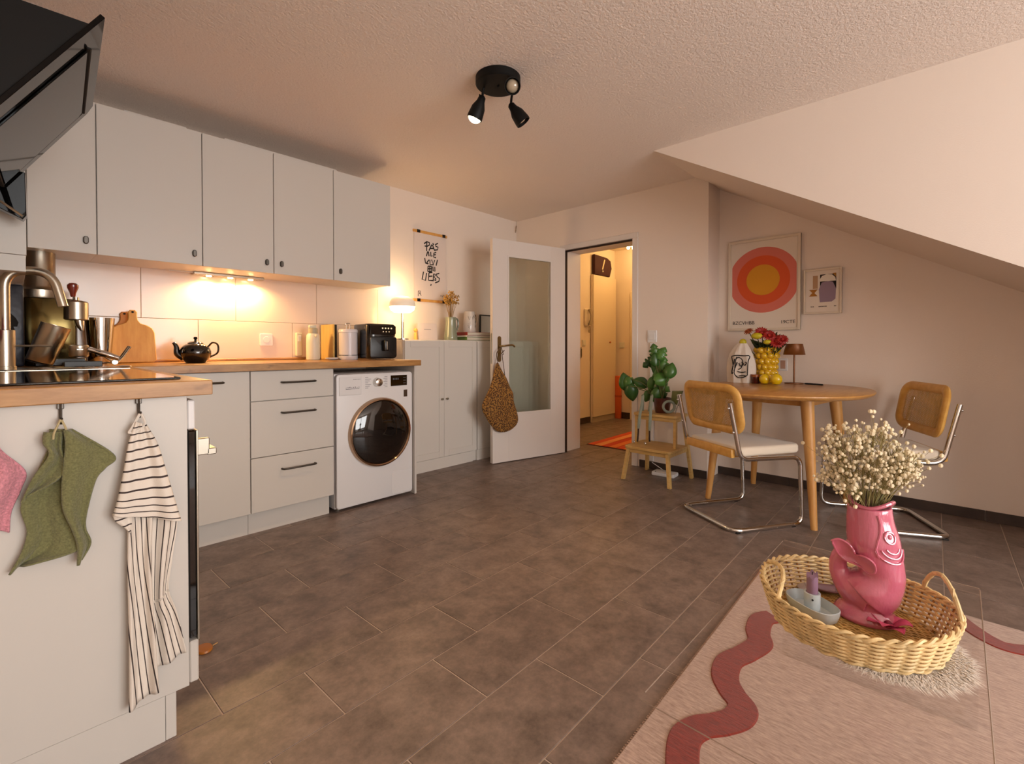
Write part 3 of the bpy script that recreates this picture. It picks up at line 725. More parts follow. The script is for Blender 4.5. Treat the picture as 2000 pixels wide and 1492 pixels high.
# ------------------------------------------------------------------ sideboard with doors
def shaker(parent, x0, x1, z0, z1, y):
    d = obj('door', box(BM(), x0, x1, y+0.006, y+0.018, z0, z1), M['white_wood'], parent, smooth=0)
    fw = 0.05; f = BM()
    box(f, x0, x0+fw, y, y+0.0062, z0, z1, 0.0012); box(f, x1-fw, x1, y, y+0.0062, z0, z1, 0.0012)
    box(f, x0+fw, x1-fw, y, y+0.0062, z0, z0+fw, 0.0012); box(f, x0+fw, x1-fw, y, y+0.0062, z1-fw, z1, 0.0012)
    obj('door_frame', f, M['white_wood'], d, smooth=0); return d
YS_ = 3.09
for i, (x0, x1, lb) in enumerate(((2.075, 2.825, 'white two-door sideboard carrying lamp, card and jug'), (2.83, 3.58, 'white two-door sideboard half hidden by the open door'))):
    t = thing('sideboard', lb, 'sideboard', group=None)
    obj('body', box(BM(), x0, x1, YS_+0.019, YW-0.012, 0.0, 1.06, 0.001), M['white_wood'], t, smooth=0)
    m_ = (x0+x1)/2+0.01
    for a, c_, kx in ((x0+0.003, m_-0.001, m_-0.03), (m_+0.001, x1-0.003, m_+0.022)):
        d = shaker(t, a, c_, 0.095, 1.052, YS_)
        k = BM(); lathe(k, [(0.004, 0), (0.005, 0.012), (0.010, 0.018), (0.008, 0.024), (0.001, 0.025)], 14, M=Matrix.Translation((kx, YS_, 0.575)) @ Matrix.Rotation(PI/2, 4, 'X'), cap1=False)
        obj('knob', k, M['steel'], d)
    obj('plinth', box(BM(), x0+0.002, x1-0.045, YS_+0.006, YS_+0.0185, 0, 0.092), M['white_wood'], t, smooth=0)
SB = 1.0606
# mushroom lamp (lit)
t = thing('table_lamp', 'lit mushroom table lamp with opal dome on chrome stem', 'lamp', (2.137, 3.21, SB))
obj('base', lathe(BM(), [(0.05, 0), (0.05, 0.008), (0.012, 0.012)], 28), M['chrome'], t)
obj('stem', cyl(BM(), (0, 0, 0.012), (0, 0, 0.22), 0.0115, n=16), M['chrome'], t)
opal = mat('opal_lit', '#fff2dc', 0.4, emit=(1.0, 0.62, 0.25), estr=7.0)
dome = mat('opal_shade', '#efe4d6', 0.45, emit=(1.0, 0.72, 0.45), estr=0.25)
obj('diffuser', lathe(BM(), [(0.02, 0.212), (0.066, 0.215), (0.092, 0.235), (0.1, 0.262)], 32, cap1=False), opal, t, label='glowing lower diffuser')
obj('shade', lathe(BM(), [(0.1015, 0.262), (0.1015, 0.275), (0.098, 0.298), (0.08, 0.325), (0.045, 0.341), (0.001, 0.345)], 32, cap0=False, cap1=False), dome, t)
lamp('table_lamp_light', 'POINT', (2.137, 3.17, SB+0.185), 4.0, WARM, shadow_soft_size=0.08)
lamp('table_lamp_light', 'POINT', (2.137, 3.20, SB+0.40), 3.2, (1.0, 0.66, 0.33), shadow_soft_size=0.05)  # added light above the dome, stands for glow through the opal shade
# wooden peg, card, jug with dried flowers, pot, books
t = thing('wooden_peg', 'small wooden peg doll beside the white card', 'ornament', (2.285, 3.24, SB))
obj('peg', lathe(BM(), [(0.016, 0), (0.014, 0.05), (0.009, 0.062)], 14), M['beech'], t); obj('head', ball(BM(), (0, 0, 0.079), 0.0165), M['beech'], t)
t = thing('greeting_card', 'white card with a fine printed line standing on the sideboard', 'card', (2.41, 3.24, SB))
f = BM(); box(f, -0.098, 0.098, -0.001, 0.001, 0, 0.142, M=Matrix.Rotation(math.radians(-6), 4, 'X')); obj('front_sheet', f, mat('card_white', '#dcd0cc', 0.7), t, smooth=0)
f = BM(); box(f, -0.098, 0.098, 0.028, 0.0295, 0, 0.138); obj('back_sheet', f, mat('card_white2', '#dcd0cc', 0.7), t, smooth=0)
f = BM()
for k in range(9): box(f, -0.035+k*0.008, -0.029+k*0.008, -0.0018, -0.001, 0.088, 0.091, M=Matrix.Rotation(math.radians(-6), 4, 'X'))
obj('print', f, gr, t, smooth=0, kind='stuff')
t = thing('flower_jug', 'sage green glazed jug holding dried flowers', 'jug', (2.62, 3.20, SB))
obj('jug', lathe(BM(), [(0.056, 0), (0.060, 0.006), (0.058, 0.03), (0.05, 0.10), (0.044, 0.16), (0.05, 0.198), (0.046, 0.198), (0.04, 0.16), (0.046, 0.03)], 32), mat('sage_glaze', '#8a917c', 0.2, coat=0.6), t)
obj('handle', tube(BM(), bez([(0.042, 0.0, 0.18), (0.075, 0, 0.185), (0.084, 0, 0.13), (0.052, 0, 0.06)], 6), 0.007, 8), mat('sage_glaze2', '#777e6b', 0.2, coat=0.6), t)
t = thing('dried_flowers', 'bunch of dried golden brown flowers in the sage green jug', 'flowers', (2.62, 3.20, SB+0.12))
st = BM(); bl = BM(); rnd = random.Random(3)
for k in range(46):
    a = rnd.random()*2*PI; r = rnd.random()**0.6*0.075; z = 0.16+rnd.random()*0.12*(1.1-r*6)
    tip = Vector((r*math.cos(a)+0.0, r*math.sin(a)*0.7, z+0.03))
    tube(st, [(0, 0, 0), tip*0.5+Vector((0, 0, 0.02)), tip], 0.0009, 4)
    for j in range(5):
        q = tip + Vector((rnd.uniform(-.013, .013), rnd.uniform(-.013, .013), rnd.uniform(-.016, .012))); ball(bl, q, rnd.uniform(0.004, 0.0075), n=6, m=4)
obj('stems', st, mat('straw', '#9a7434', 0.8), t, kind='stuff'); obj('blossoms', bl, mat('dried_blossom', '#b78a3f', 0.85, var=0.4, vscale=40), t, kind='stuff')
bk = [(2.73, 3.06, 0.0, 0.030, '#5e7a3a', 'lowest book of the stack on the sideboard, green cover'), (2.725, 3.07, 0.031, 0.012, '#e6dfd2', 'thin pale book in the middle of the stack on the sideboard'),
      (2.735, 3.04, 0.044, 0.028, '#8e2f2c', 'topmost dark red book of the stack on the sideboard')]
for x0, x1, z0, h, c_, lb in bk:
    t = thing('book', lb, 'book', (x0, 3.115, SB+z0+0.0004), group='books stacked on the sideboard')
    obj('cover', box(BM(), 0, x1-x0, 0, 0.2, 0, h, 0.002), mat('cover_'+c_[1:], c_, 0.45), t, smooth=0)
    obj('pages', box(BM(), 0.004, x1-x0-0.004, -0.0008, 0.0, 0.003, h-0.003), mat('pages', '#d9cfbd', 0.8), t, smooth=0)
obj('sticker', box(BM(), 2.86, 2.93, 3.1125, 3.1139, SB+0.004, SB+0.026), mat('orange_spine', '#c2703a', 0.5), bpy.data.objects['book'], smooth=0) if False else None
t = thing('coffee_pot', 'white and silver pot with handle standing on the stacked books', 'pot', (2.84, 3.205, SB+0.0732))
obj('body', lathe(BM(), [(0.056, 0), (0.058, 0.004), (0.056, 0.06), (0.05, 0.15), (0.046, 0.185), (0.042, 0.185)], 32), mat('white_pot', '#d8cfc6', 0.25, coat=0.4), t)
obj('handle', tube(BM(), bez([(0.045, 0, 0.16), (0.078, 0, 0.155), (0.084, 0, 0.10), (0.053, 0, 0.06)], 6), 0.008, 8), M['chrome'], t)
f = BM(); rnd = random.Random(5)
for k in range(14):
    a = rnd.uniform(-2.6, 0.2); z = rnd.uniform(0.02, 0.14); r = 0.0575-z*0.05
    tube(f, [(r*math.cos(a+s*0.12), r*math.sin(a+s*0.12), z+0.02*math.sin(s*1.7+k)) for s in range(5)], 0.003, 5, flat=0.4)
obj('silver_pattern', f, M['darksteel'], t)
t = thing('picture_frame', 'narrow black picture frame standing on the sideboard behind the open door', 'picture frame', (3.15, 3.30, SB))
obj('frame', box(BM(), -0.09, 0.16, 0, 0.015, 0, 0.25, 0.002), M['black'], t, smooth=0); obj('print', box(BM(), -0.078, 0.148, -0.001, 0.0, 0.012, 0.238), mat('print_grey', '#b9b2a8', 0.7), t, smooth=0)

# ------------------------------------------------------------------ wall scroll with brush lettering
t = thing('wall_scroll', 'white paper wall hanging with black brush lettering between wooden bars', 'wall hanging', (0, 0, 0))
SY = YW-0.006
obj('sheet', box(BM(), 2.342, 2.68, SY-0.0008, SY, 1.41, 1.985), mat('scroll_paper', '#e0d2ca', 0.8), t, smooth=0)
for z in (1.985, 1.402):
    bb = obj('bar', box(BM(), 2.332, 2.694, SY-0.008, SY+0.005, z-0.011, z+0.011, 0.002), M['beech'], t, smooth=0)
    for x in (2.385, 2.655): obj('clip', box(BM(), x-0.016, x+0.016, SY-0.0105, SY-0.0082, z-0.013, z+0.013), M['black'], bb, smooth=0)
ST = [[(320,250),(318,360)],[(288,275),(320,250),(350,262),(350,290),(322,305),(295,300)],[(378,285),(345,355)],[(385,285),(410,355)],[(362,330),(398,330)],[(388,268),(402,288)],
 [(450,270),(420,285),(425,305),(452,315),(445,345),(408,350)],[(330,365),(315,420)],[(340,365),(346,420)],[(365,370),(368,420),(386,415)],[(430,375),(402,385),(400,430),(428,438)],[(402,405),(425,402)],
 [(295,440),(305,500),(340,510)],[(318,500),(345,462)],[(355,460),(358,520),(400,520)],[(375,460),(395,515),(412,465)],[(445,462),(428,530)],
 [(335,535),(332,600)],[(335,535),(375,538)],[(333,566),(376,566)],[(333,600),(378,598)],[(375,538),(378,598)],[(355,535),(355,600)],[(390,540),(395,590),(415,595),(412,545)],
 [(282,600),(265,690),(305,702),(318,615)],[(345,615),(340,700),(400,705)],[(345,655),(385,652)],[(345,612),(385,610)],[(400,625),(395,695),(430,700)],[(400,625),(428,640),(402,660),(430,690)],[(465,620),(430,630),(440,660),(468,680),(460,715),(418,730)],
 [(372,745),(365,765)],[(222,825),(220,885)],[(222,825),(250,828),(235,850),(255,880)],[(232,850),(250,850)],[(480,885),(488,880)],[(500,880),(503,895)],[(515,875),(520,892)]]
f = BM()
for s in ST:
    tube(f, [P(780+a/5.971, 430+c_/5.971, Y=SY-0.0012) for a, c_ in s], 0.0056 if s[0][1] < 780 else 0.003, 6, flat=0.12, flatn=(0, 1, 0))
obj('lettering', f, mat('ink', '#171313', 0.7), t, label='black hand-brushed letters', smooth=0)

# ornament hanging in the corner
t = thing('hanging_ornament', 'small dried twig hanging in the corner above the door', 'ornament', (XD-0.02, YW-0.02, HC))
obj('thread', tube(BM(), [(0, 0, -0.001), (-0.004, 0, -0.05)], 0.001, 4), M['dark'], t)
obj('twig', tube(BM(), bez([(-0.004, 0, -0.05), (-0.02, -0.01, -0.075), (-0.012, 0, -0.10), (-0.026, -0.01, -0.125)], 4), [0.005, .004, .006, .004, .006, .004, .005, .004, .006, .004, .003, .004, .002], 6), mat('twig', '#8d7358', 0.8), t)

# ------------------------------------------------------------------ open door
ang = math.atan2(0.178, -0.77)
t = thing('door_2', 'white interior door standing open with a tall rippled glass pane', 'door', (3.606, 2.742, 0), ang)
t['kind'] = 'structure'
del t['category']
DW = 0.80; TD = 0.04
gx0, gx1, gz0, gz1 = 0.172, 0.638, 0.424, 1.787
f = BM()
for a in ((0, gx0, 0.006, 1.928), (gx1, DW, 0.006, 1.928), (gx0, gx1, 0.006, gz0), (gx0, gx1, gz1, 1.928)):
    box(f, a[0], a[1], 0, TD, a[2], a[3], 0.0008)
obj('door_leaf', f, M['white_door'], t, smooth=0)
f = BM()
for a in ((gx0-0.012, gx0+0.004, gz0-0.012, gz1+0.012), (gx1-0.004, gx1+0.012, gz0-0.012, gz1+0.012), (gx0, gx1, gz0-0.012, gz0+0.004), (gx0, gx1, gz1-0.004, gz1+0.012)):
    box(f, a[0], a[1], TD-0.001, TD+0.003, a[2], a[3], 0.001)
obj('glazing_bead', f, M['white_door'], t, smooth=0)
def ripple():
    m = bpy.data.materials.new('rippled_glass'); m.use_nodes = True; nt = m.node_tree; b = nt.nodes['Principled BSDF']
    b.inputs['Base Color'].default_value = lin('#e6ebe4'); b.inputs['Roughness'].default_value = 0.10; b.inputs['Transmission Weight'].default_value = 1; b.inputs['IOR'].default_value = 1.25
    v = tex_coord(nt, (1, 1, 0.6)); bump(nt, b, noise(nt, v, 30, 3, 0.6), 0.5, 0.006)
    tr_ = nt.nodes.new('ShaderNodeBsdfTransparent'); tr_.inputs[0].default_value = (0.86, 0.89, 0.86, 1); mx = nt.nodes.new('ShaderNodeMixShader'); mx.inputs[0].default_value = 0.55
    o = nt.nodes['Material Output']; nt.links.new(tr_.outputs[0], mx.inputs[1]); nt.links.new(b.outputs[0], mx.inputs[2]); nt.links.new(mx.outputs[0], o.inputs[0]); return m
obj('pane', box(BM(), gx0, gx1, 0.018, 0.022, gz0, gz1), ripple(), t, smooth=0, label='rippled glass pane')
hd = BM(); prism(hd, [(0.734+x, TD, 0.985+z) for x, z in rrect(0.036, 0.22, 0.017, 5)], (0, 0.006, 0), 0.002)
pl_ = obj('handle_plate', hd, steel('brass_old', '#8a7148', 0.35), t)
obj('lever', tube(BM(), bez([(0.734, TD+0.006, 1.01), (0.734, TD+0.045, 1.01), (0.69, TD+0.055, 1.015), (0.63, TD+0.05, 1.018), (0.605, TD+0.045, 1.005)], 5), 0.008, 10), steel('brass_old2', '#9a8055', 0.3), pl_)
obj('lock_plate', box(BM(), DW-0.0005, DW+0.0015, 0.01, 0.03, 0.86, 1.12), M['steel'], t, smooth=0)
# patterned cloth bag hanging from the lever
def leo():
    m, nt, b = nodes('bag_print'); v = tex_coord(nt)
    vo = nt.nodes.new('ShaderNodeTexVoronoi'); vo.inputs['Scale'].default_value = 95; vo.feature = 'F1'
    nt.links.new(v, vo.inputs['Vector'])
    c_ = ramp(nt, vo.outputs['Distance'], [(0.25, lin('#2b1a0c')), (0.45, lin('#6b421b')), (0.65, lin('#a27434'))])
    nt.links.new(c_, b.inputs['Base Color']); b.inputs['Roughness'].default_value = 0.85; return m
def puff(rows, nrm, depth, n=22, crease=0.0):
    """closed soft body from (left, right) points row by row, bulging along nrm"""
    b = BM(); rings = []; nrm = Vector(nrm); m_ = len(rows)
    for i, (l, r) in enumerate(rows):
        l, r = Vector(l), Vector(r); c_ = (l+r)/2; u = (r-l)/2; t_ = i/(m_-1)
        dd = depth[i] if isinstance(depth, (list, tuple)) else depth*math.sin(PI*min(1, max(0.04, t_)))**0.5
        ring = []
        for k in range(n):
            a = 2*PI*k/n; w_ = 1 + crease*math.cos(a*7+i*0.2)
            ring.append(b.verts.new(c_ + u*math.cos(a) + nrm*(math.sin(a)*dd*w_)))
        rings.append(ring)
    for A, B in zip(rings, rings[1:]):
        for k in range(n): b.faces.new((A[k], A[(k+1) % n], B[(k+1) % n], B[k]))
    b.faces.new(rings[0][::-1]); b.faces.new(rings[-1]); return b
t2 = thing('cloth_bag', 'brown patterned drawstring bag hanging from the door handle', 'bag', (0, 0, 0))
zo = [((272,455),(292,455)),((255,520),(325,540)),((235,600),(370,620)),((215,690),(400,660)),((185,790),(430,740)),((150,870),(450,800)),((105,950),(500,870)),((70,1040),(485,950)),((85,1110),(520,1050)),((130,1190),(545,1130)),((175,1270),(562,1220)),((240,1345),(540,1290)),((320,1400),(440,1370))]
dn = Vector((math.cos(ang), math.sin(ang), 0)); nn_ = Vector((-dn.y, dn.x, 0)); off = Vector((3.606, 2.742, 0)) + nn_*(TD+0.045)
def PD(px, py):
    d_ = _right*(px-CX)+_fwd*F_PX+_up*(CY-py); k = off.dot(nn_)/d_.dot(nn_); return Vector((d_.x*k, d_.y*k, 1+d_.z*k))
rows = [(PD(930+a[0]/6.78, 640+a[1]/6.78), PD(930+c_[0]/6.78, 640+c_[1]/6.78)) for a, c_ in zo]
obj('sack', puff(rows, nn_, [0.006, 0.014, 0.022, 0.028, 0.034, 0.037, 0.039, 0.04, 0.04, 0.039, 0.036, 0.028, 0.014], 56, 0.2), leo(), t2, sub=1)
f = BM(); tube(f, [PD(972, 707), PD(978, 692), PD(985, 684)], 0.004, 6); tube(f, bez([PD(979, 678), PD(983, 692), PD(981, 695), PD(986, 733)], 4), 0.003, 6); tube(f, bez([PD(979, 678), PD(970, 690), PD(972, 705)], 4), 0.004, 6)
obj('cord', f, mat('brown_cord', '#5a4630', 0.8), t2)

# ------------------------------------------------------------------ the hall beyond
t = thing('hall_closet', 'tall plain built-in closet in the hall', 'closet', (5.29, 3.522, 0))
obj('carcass', box(BM(), 0, 0.57, 0.006, 0.03, 0.0, 1.965, 0.002), M['hallwall'], t, smooth=0)
d = obj('door', box(BM(), 0.004, 0.562, -0.012, 0.005, 0.075, 1.96, 0.002), mat('closet_cream', '#e5d3b4', 0.4), t, smooth=0)
obj('knob', ball(BM(), (0.40, -0.022, 1.07), 0.012), mat('orange_knob', '#d0743a', 0.4), d)
obj('plinth', box(BM(), 0.0, 0.57, -0.002, 0.005, 0, 0.07), mat('plinth_grey', '#b5a68f', 0.5), t, smooth=0)
t = thing('travel_bag', 'dark maroon travel bag with a pale tag on top of the closet', 'bag', (5.31, 3.50, 1.9655))
f = BM(); prism(f, [(0, 0, 0.0), (0.37, 0, 0.0), (0.42, 0, 0.12), (0.39, 0, 0.22), (0.3, 0, 0.255), (0, 0, 0.265)], (0, 0.05, 0), 0.012, 2); obj('body', f, mat('maroon_cloth', '#3a1414', 0.8), t)
f = BM(); prism(f, [(0.20+x*0.5+z*0.4, -0.001, 0.15+z) for x, z in rrect(0.05, 0.14, 0.012, 3)], (0, -0.004, 0)); obj('tag', f, mat('tag_cream', '#d9c39a', 0.6), t, smooth=0)
obj('pull', ball(BM(), (0.175, -0.006, 0.055), 0.012), mat('tag_cream2', '#e9dcc0', 0.5), t)
t = thing('door_phone', 'white door phone handset with coiled cord on the hall wall', 'door phone', (5.19, 3.559, 1.16))
obj('cradle', box(BM(), -0.05, 0.045, -0.025, 0, 0.12, 0.34, 0.008, 2), mat('phone_white', '#d7c9b4', 0.4), t)
obj('handset', tube(BM(), bez([(0.015, -0.045, 0.34), (0.03, -0.06, 0.24), (0.02, -0.045, 0.13)], 5), [0.02, .019, .015, .012, .012, .012, .013, .015, .019, .02, .02], 10), mat('phone_grey', '#a89678', 0.4), t)
f = BM(); tube(f, [(0.02+0.01*math.cos(k*1.6), -0.035+0.01*math.sin(k*1.6), 0.12-0.009*k*0.5+(0.002*k if k > 20 else 0)) for k in range(36)], 0.004, 5); obj('cord', f, mat('phone_cord', '#b7a283', 0.5), t)
def wall_switch(name, label, loc, nrm, m, w=0.08, h=0.08):
    t = thing(name, label, 'switch', loc); nrm = Vector(nrm); u = nrm.cross(Vector((0, 0, 1)))
    b = BM(); prism(b, [u*x+Vector((0, 0, z)) for x, z in rrect(w, h, 0.005, 3)], nrm*0.01, 0.002); obj('plate', b, m, t, smooth=0)
    b = BM(); prism(b, [u*x+Vector((0, 0, z))+nrm*0.0102 for x, z in rrect(w*0.68, h*0.68 if h < 0.1 else 0.055, 0.003, 2)], nrm*0.004, 0.001); obj('rocker', b, m, t, smooth=0)
    return t
wall_switch('light_switch', 'cream light switch below the door phone in the hall', (5.135, 3.559, 1.055), (0, -1, 0), M['cream'])
wall_switch('light_switch', 'cream light switch on the end wall of the hall', (5.899, 3.44, 1.03), (-1, 0, 0), M['cream'])
t = thing('key_ring', 'bunch of keys hanging on the hall wall', 'keys', (5.06, 3.557, 0.86))
obj('hook', tube(BM(), [(0, 0, 0.13), (0, -0.015, 0.13), (0, -0.018, 0.14)], 0.003, 6), M['darksteel'], t)
for k in range(3): obj('key', box(BM(), -0.014+k*0.007, -0.004+k*0.012, -0.02+k*0.004, -0.017+k*0.004, 0.01*k, 0.125, 0.001), M['darksteel'], t, smooth=0)
M['orange'] = mat('orange_board', '#d2622a', 0.6)
t = thing('wall_panel', 'orange panel leaning at the end of the hall', 'panel', (5.83, 3.44, 0))
obj('panel', box(BM(), 0, 0.05, -0.01, 0.07, 0.0, 0.60, 0.008, 2), M['orange'], t); obj('band', box(BM(), -0.001, 0.051, -0.011, 0.071, 0.30, 0.33, 0.003), mat('orange_band', '#b04d20', 0.6), t, smooth=0)
d2 = struct('door_3', box(BM(), 5.885, 5.899, 2.45, 3.245, 0.0, 1.72, 0.002), mat('hall_door_paint', '#ecdcbb', 0.4), label='cream door at the end of the hall')
obj('door_casing', box(BM(), 5.875, 5.899, 3.247, 3.30, 0.0, 1.77, 0.003), mat('hall_casing', '#ecdcbb', 0.4), d2, smooth=0)
# striped runner
t = thing('hall_rug', 'orange striped runner lying on the hall floor', 'rug', (4.10, 2.05, 0.0005), math.radians(2))
obj('backing', box(BM(), -0.01, 1.61, -0.01, 0.73, 0, 0.004), mat('maroon_edge', '#4a1420', 0.8), t, smooth=0)
cols = ['#cf4a20', '#e0702f', '#c94422', '#e58a48', '#d2512a', '#e27a3a', '#c74320', '#e8995a', '#d0522a']
for k in range(9): obj('stripe', box(BM(), 0.0, 1.6, 0.08*k+0.002, 0.08*k+0.078, 0.0042, 0.0085+0.0015*(k % 2), 0.001), mat('rug_stripe', cols[k], 0.95, bmp=0.3, bscale=150), t, smooth=0)
# hall ceiling lamp
q = P(1234, 484, Z=2.315)
t = thing('hall_ceiling_lamp', 'small lit ceiling lamp in the hall', 'lamp', (q.x, q.y, 2.3595))
obj('plate', lathe(BM(), [(0.07, -0.02), (0.07, 0)], 24), M['white_pl'], t)
for k in range(3):
    a = k*2.1; obj('bulb', ball(BM(), (0.045*math.cos(a), 0.045*math.sin(a), -0.042), 0.021), mat('hall_bulb', '#fff0d0', 0.4, emit=(1, 0.7, 0.35), estr=25), t)
lamp('hall_light', 'POINT', (q.x-0.12, q.y-0.25, 2.22), 9, (1.0, 0.64, 0.27), shadow_soft_size=0.06)
lamp('hall_light', 'POINT', (4.75, 2.35, 2.2), 9, (1.0, 0.64, 0.27), shadow_soft_size=0.08)  # added fill over the runner; its lamp body below is made up too
t = thing('hall_ceiling_lamp', 'added unseen ceiling lamp brightening the hall over the striped runner', 'lamp', (4.75, 2.35, 2.3595))
obj('plate', lathe(BM(), [(0.08, -0.02), (0.08, 0)], 24), M['white_pl'], t); obj('bulb', ball(BM(), (0, 0, -0.05), 0.03), mat('hall_fill_bulb', '#fff0d0', 0.4, emit=(1, 0.7, 0.35), estr=8), t)

# light switch with cable duct on the door wall
wall_switch('light_switch', 'white double switch plate on the wall above the plant', (XD-0.0002, 1.829, 1.09), (-1, 0, 0), M['white_pl'], 0.08, 0.10)
obj('cable_duct', box(BM(), XD-0.014, XD-0.0002, 1.812, 1.846, 0.065, 1.035, 0.003), M['white_pl'], smooth=0, label='white cable duct running down the wall behind the plant', cat='cable duct')

# ------------------------------------------------------------------ ceiling spotlight
LC = Vector((1.63, 1.63, HC))
t = thing('ceiling_spotlight', 'black round ceiling spotlight with three swivel heads, one lit', 'lamp', LC)
obj('canopy', lathe(BM(), [(0.102, -0.038), (0.108, -0.032), (0.108, -0.0005)], 40), M['blackmatte'], t)
obj('screw', ball(BM(), (0.0, 0.0, -0.039), 0.006), M['dark'], t)
heads = [((945, 172), (942, 190), (928, 228), 2.165, True), ((1000, 158), (1001, 168), (1008, 193), 2.20, False), ((1000, 186), (998, 205), (1023, 240), 2.15, False)]
zb = HC-0.039
for (bx, by), (px_, py_), (qx, qy), zz, lit in heads:
    a0 = P(bx, by, Z=zb) - LC; a0.z = -0.038
    pv = P(px_, py_, Z=zz+0.055) - LC
    en = P(qx, qy, Z=zz-0.03) - LC
    dr_ = (en-pv).normalized()
    if not lit and qy < 200: dr_ = ((EYE-LC)-pv).normalized()
    Lh_ = 0.105; fr_ = dr_.to_track_quat('Z', 'Y').to_matrix().to_4x4(); Mt = Matrix.Translation(pv) @ fr_
    hd = obj('spot_head', lathe(BM(), [(0.008, -0.008), (0.017, 0.0), (0.020, 0.02), (0.033, 0.05), (0.038, Lh_-0.012), (0.0375, Lh_), (0.034, Lh_), (0.032, Lh_-0.03), (0.004, Lh_-0.04)], 28, M=Mt), M['blackmatte'], t)
    obj('arm', tube(BM(), fillet([a0, a0*0.4+pv*0.6+Vector((0, 0, 0.01)), pv], 0.02, 4), 0.006, 8), M['blackmatte'], hd)
    tip = pv + dr_*0.02; u, w_ = frame_at(dr_)
    obj('wing_screw', tube(BM(), [pv+dr_*0.0-u*0.026, pv+u*0.012], 0.004, 6), M['blackmatte'], hd)
    bm_ = mat('bulb_lit', '#fff3dc', 0.4, emit=(1, 0.75, 0.42), estr=28) if lit else mat('bulb_off', '#b9a88f', 0.1, coat=0.8)
    obj('bulb', ball(BM(), (0, 0, Lh_-(0.004 if lit else 0.028)), 0.031, 1, 1, 0.75, 20, 10, M=Mt), bm_, hd, label='lit bulb' if lit else 'unlit bulb')
    if lit:
        sl = lamp('spot_light', 'SPOT', LC+pv+dr_*(Lh_+0.03), 36, (1.0, 0.62, 0.30), spot_size=math.radians(105), spot_blend=0.35, shadow_soft_size=0.03)
        aim(sl, (0.45, 1.0, 0.0))

# ------------------------------------------------------------------ dining table
TC = Vector((3.262, 0.815, 0)); TZ = 0.75
t = thing('dining_table', 'rounded oak dining table with four splayed legs', 'table', TC)
def sup(a, c_, e, n=72):
    o = []
    for k in range(n):
        w_ = 2*PI*k/n; cs, sn = math.cos(w_), math.sin(w_)
        o.append((a*abs(cs)**(2/e)*(1 if cs >= 0 else -1), c_*abs(sn)**(2/e)*(1 if sn >= 0 else -1)))
    return o
f = BM(); rings = []
for s, z in ((0.955, TZ-0.026), (0.985, TZ-0.018), (1.0, TZ-0.008), (0.998, TZ-0.003), (0.990, TZ)):
    rings.append([f.verts.new((x*s, y*s, z)) for x, y in sup(0.555, 0.485, 2.25)])
for A, B in zip(rings, rings[1:]):
    for k in range(len(A)): f.faces.new((A[k], A[(k+1) % len(A)], B[(k+1) % len(A)], B[k]))
f.faces.new(rings[0][::-1]); f.faces.new(rings[-1])
obj('table_top', f, M['oak'], t)
feet = [(3.012, 0.567), (3.165, 1.200), (3.740, 1.090), (3.60, 0.50)]
tops = []
for x, y in feet:
    ft = Vector((x, y, 0))-TC; tp = Vector((ft.x*0.80, ft.y*0.80, TZ-0.028)); tops.append(tp)
    obj('leg', tube(BM(), [ft, ft*0.5+tp*0.5, tp*0.93+ft*0.07, tp], [0.017, 0.026, 0.034, 0.036], 18), M['oakleg'], t)
for a, c_ in zip(tops, tops[1:]+tops[:1]):
    d_ = (c_-a); dn_ = d_.normalized(); sd_ = Vector((-dn_.y, dn_.x, 0))*0.011
    f = BM(); a2, c2 = a+dn_*0.03, c_-dn_*0.03
    prism(f, [a2-sd_, c2-sd_, c2+sd_, a2+sd_], (0, 0, -0.055), 0.002); obj('apron', f, M['oak'], t, smooth=0)

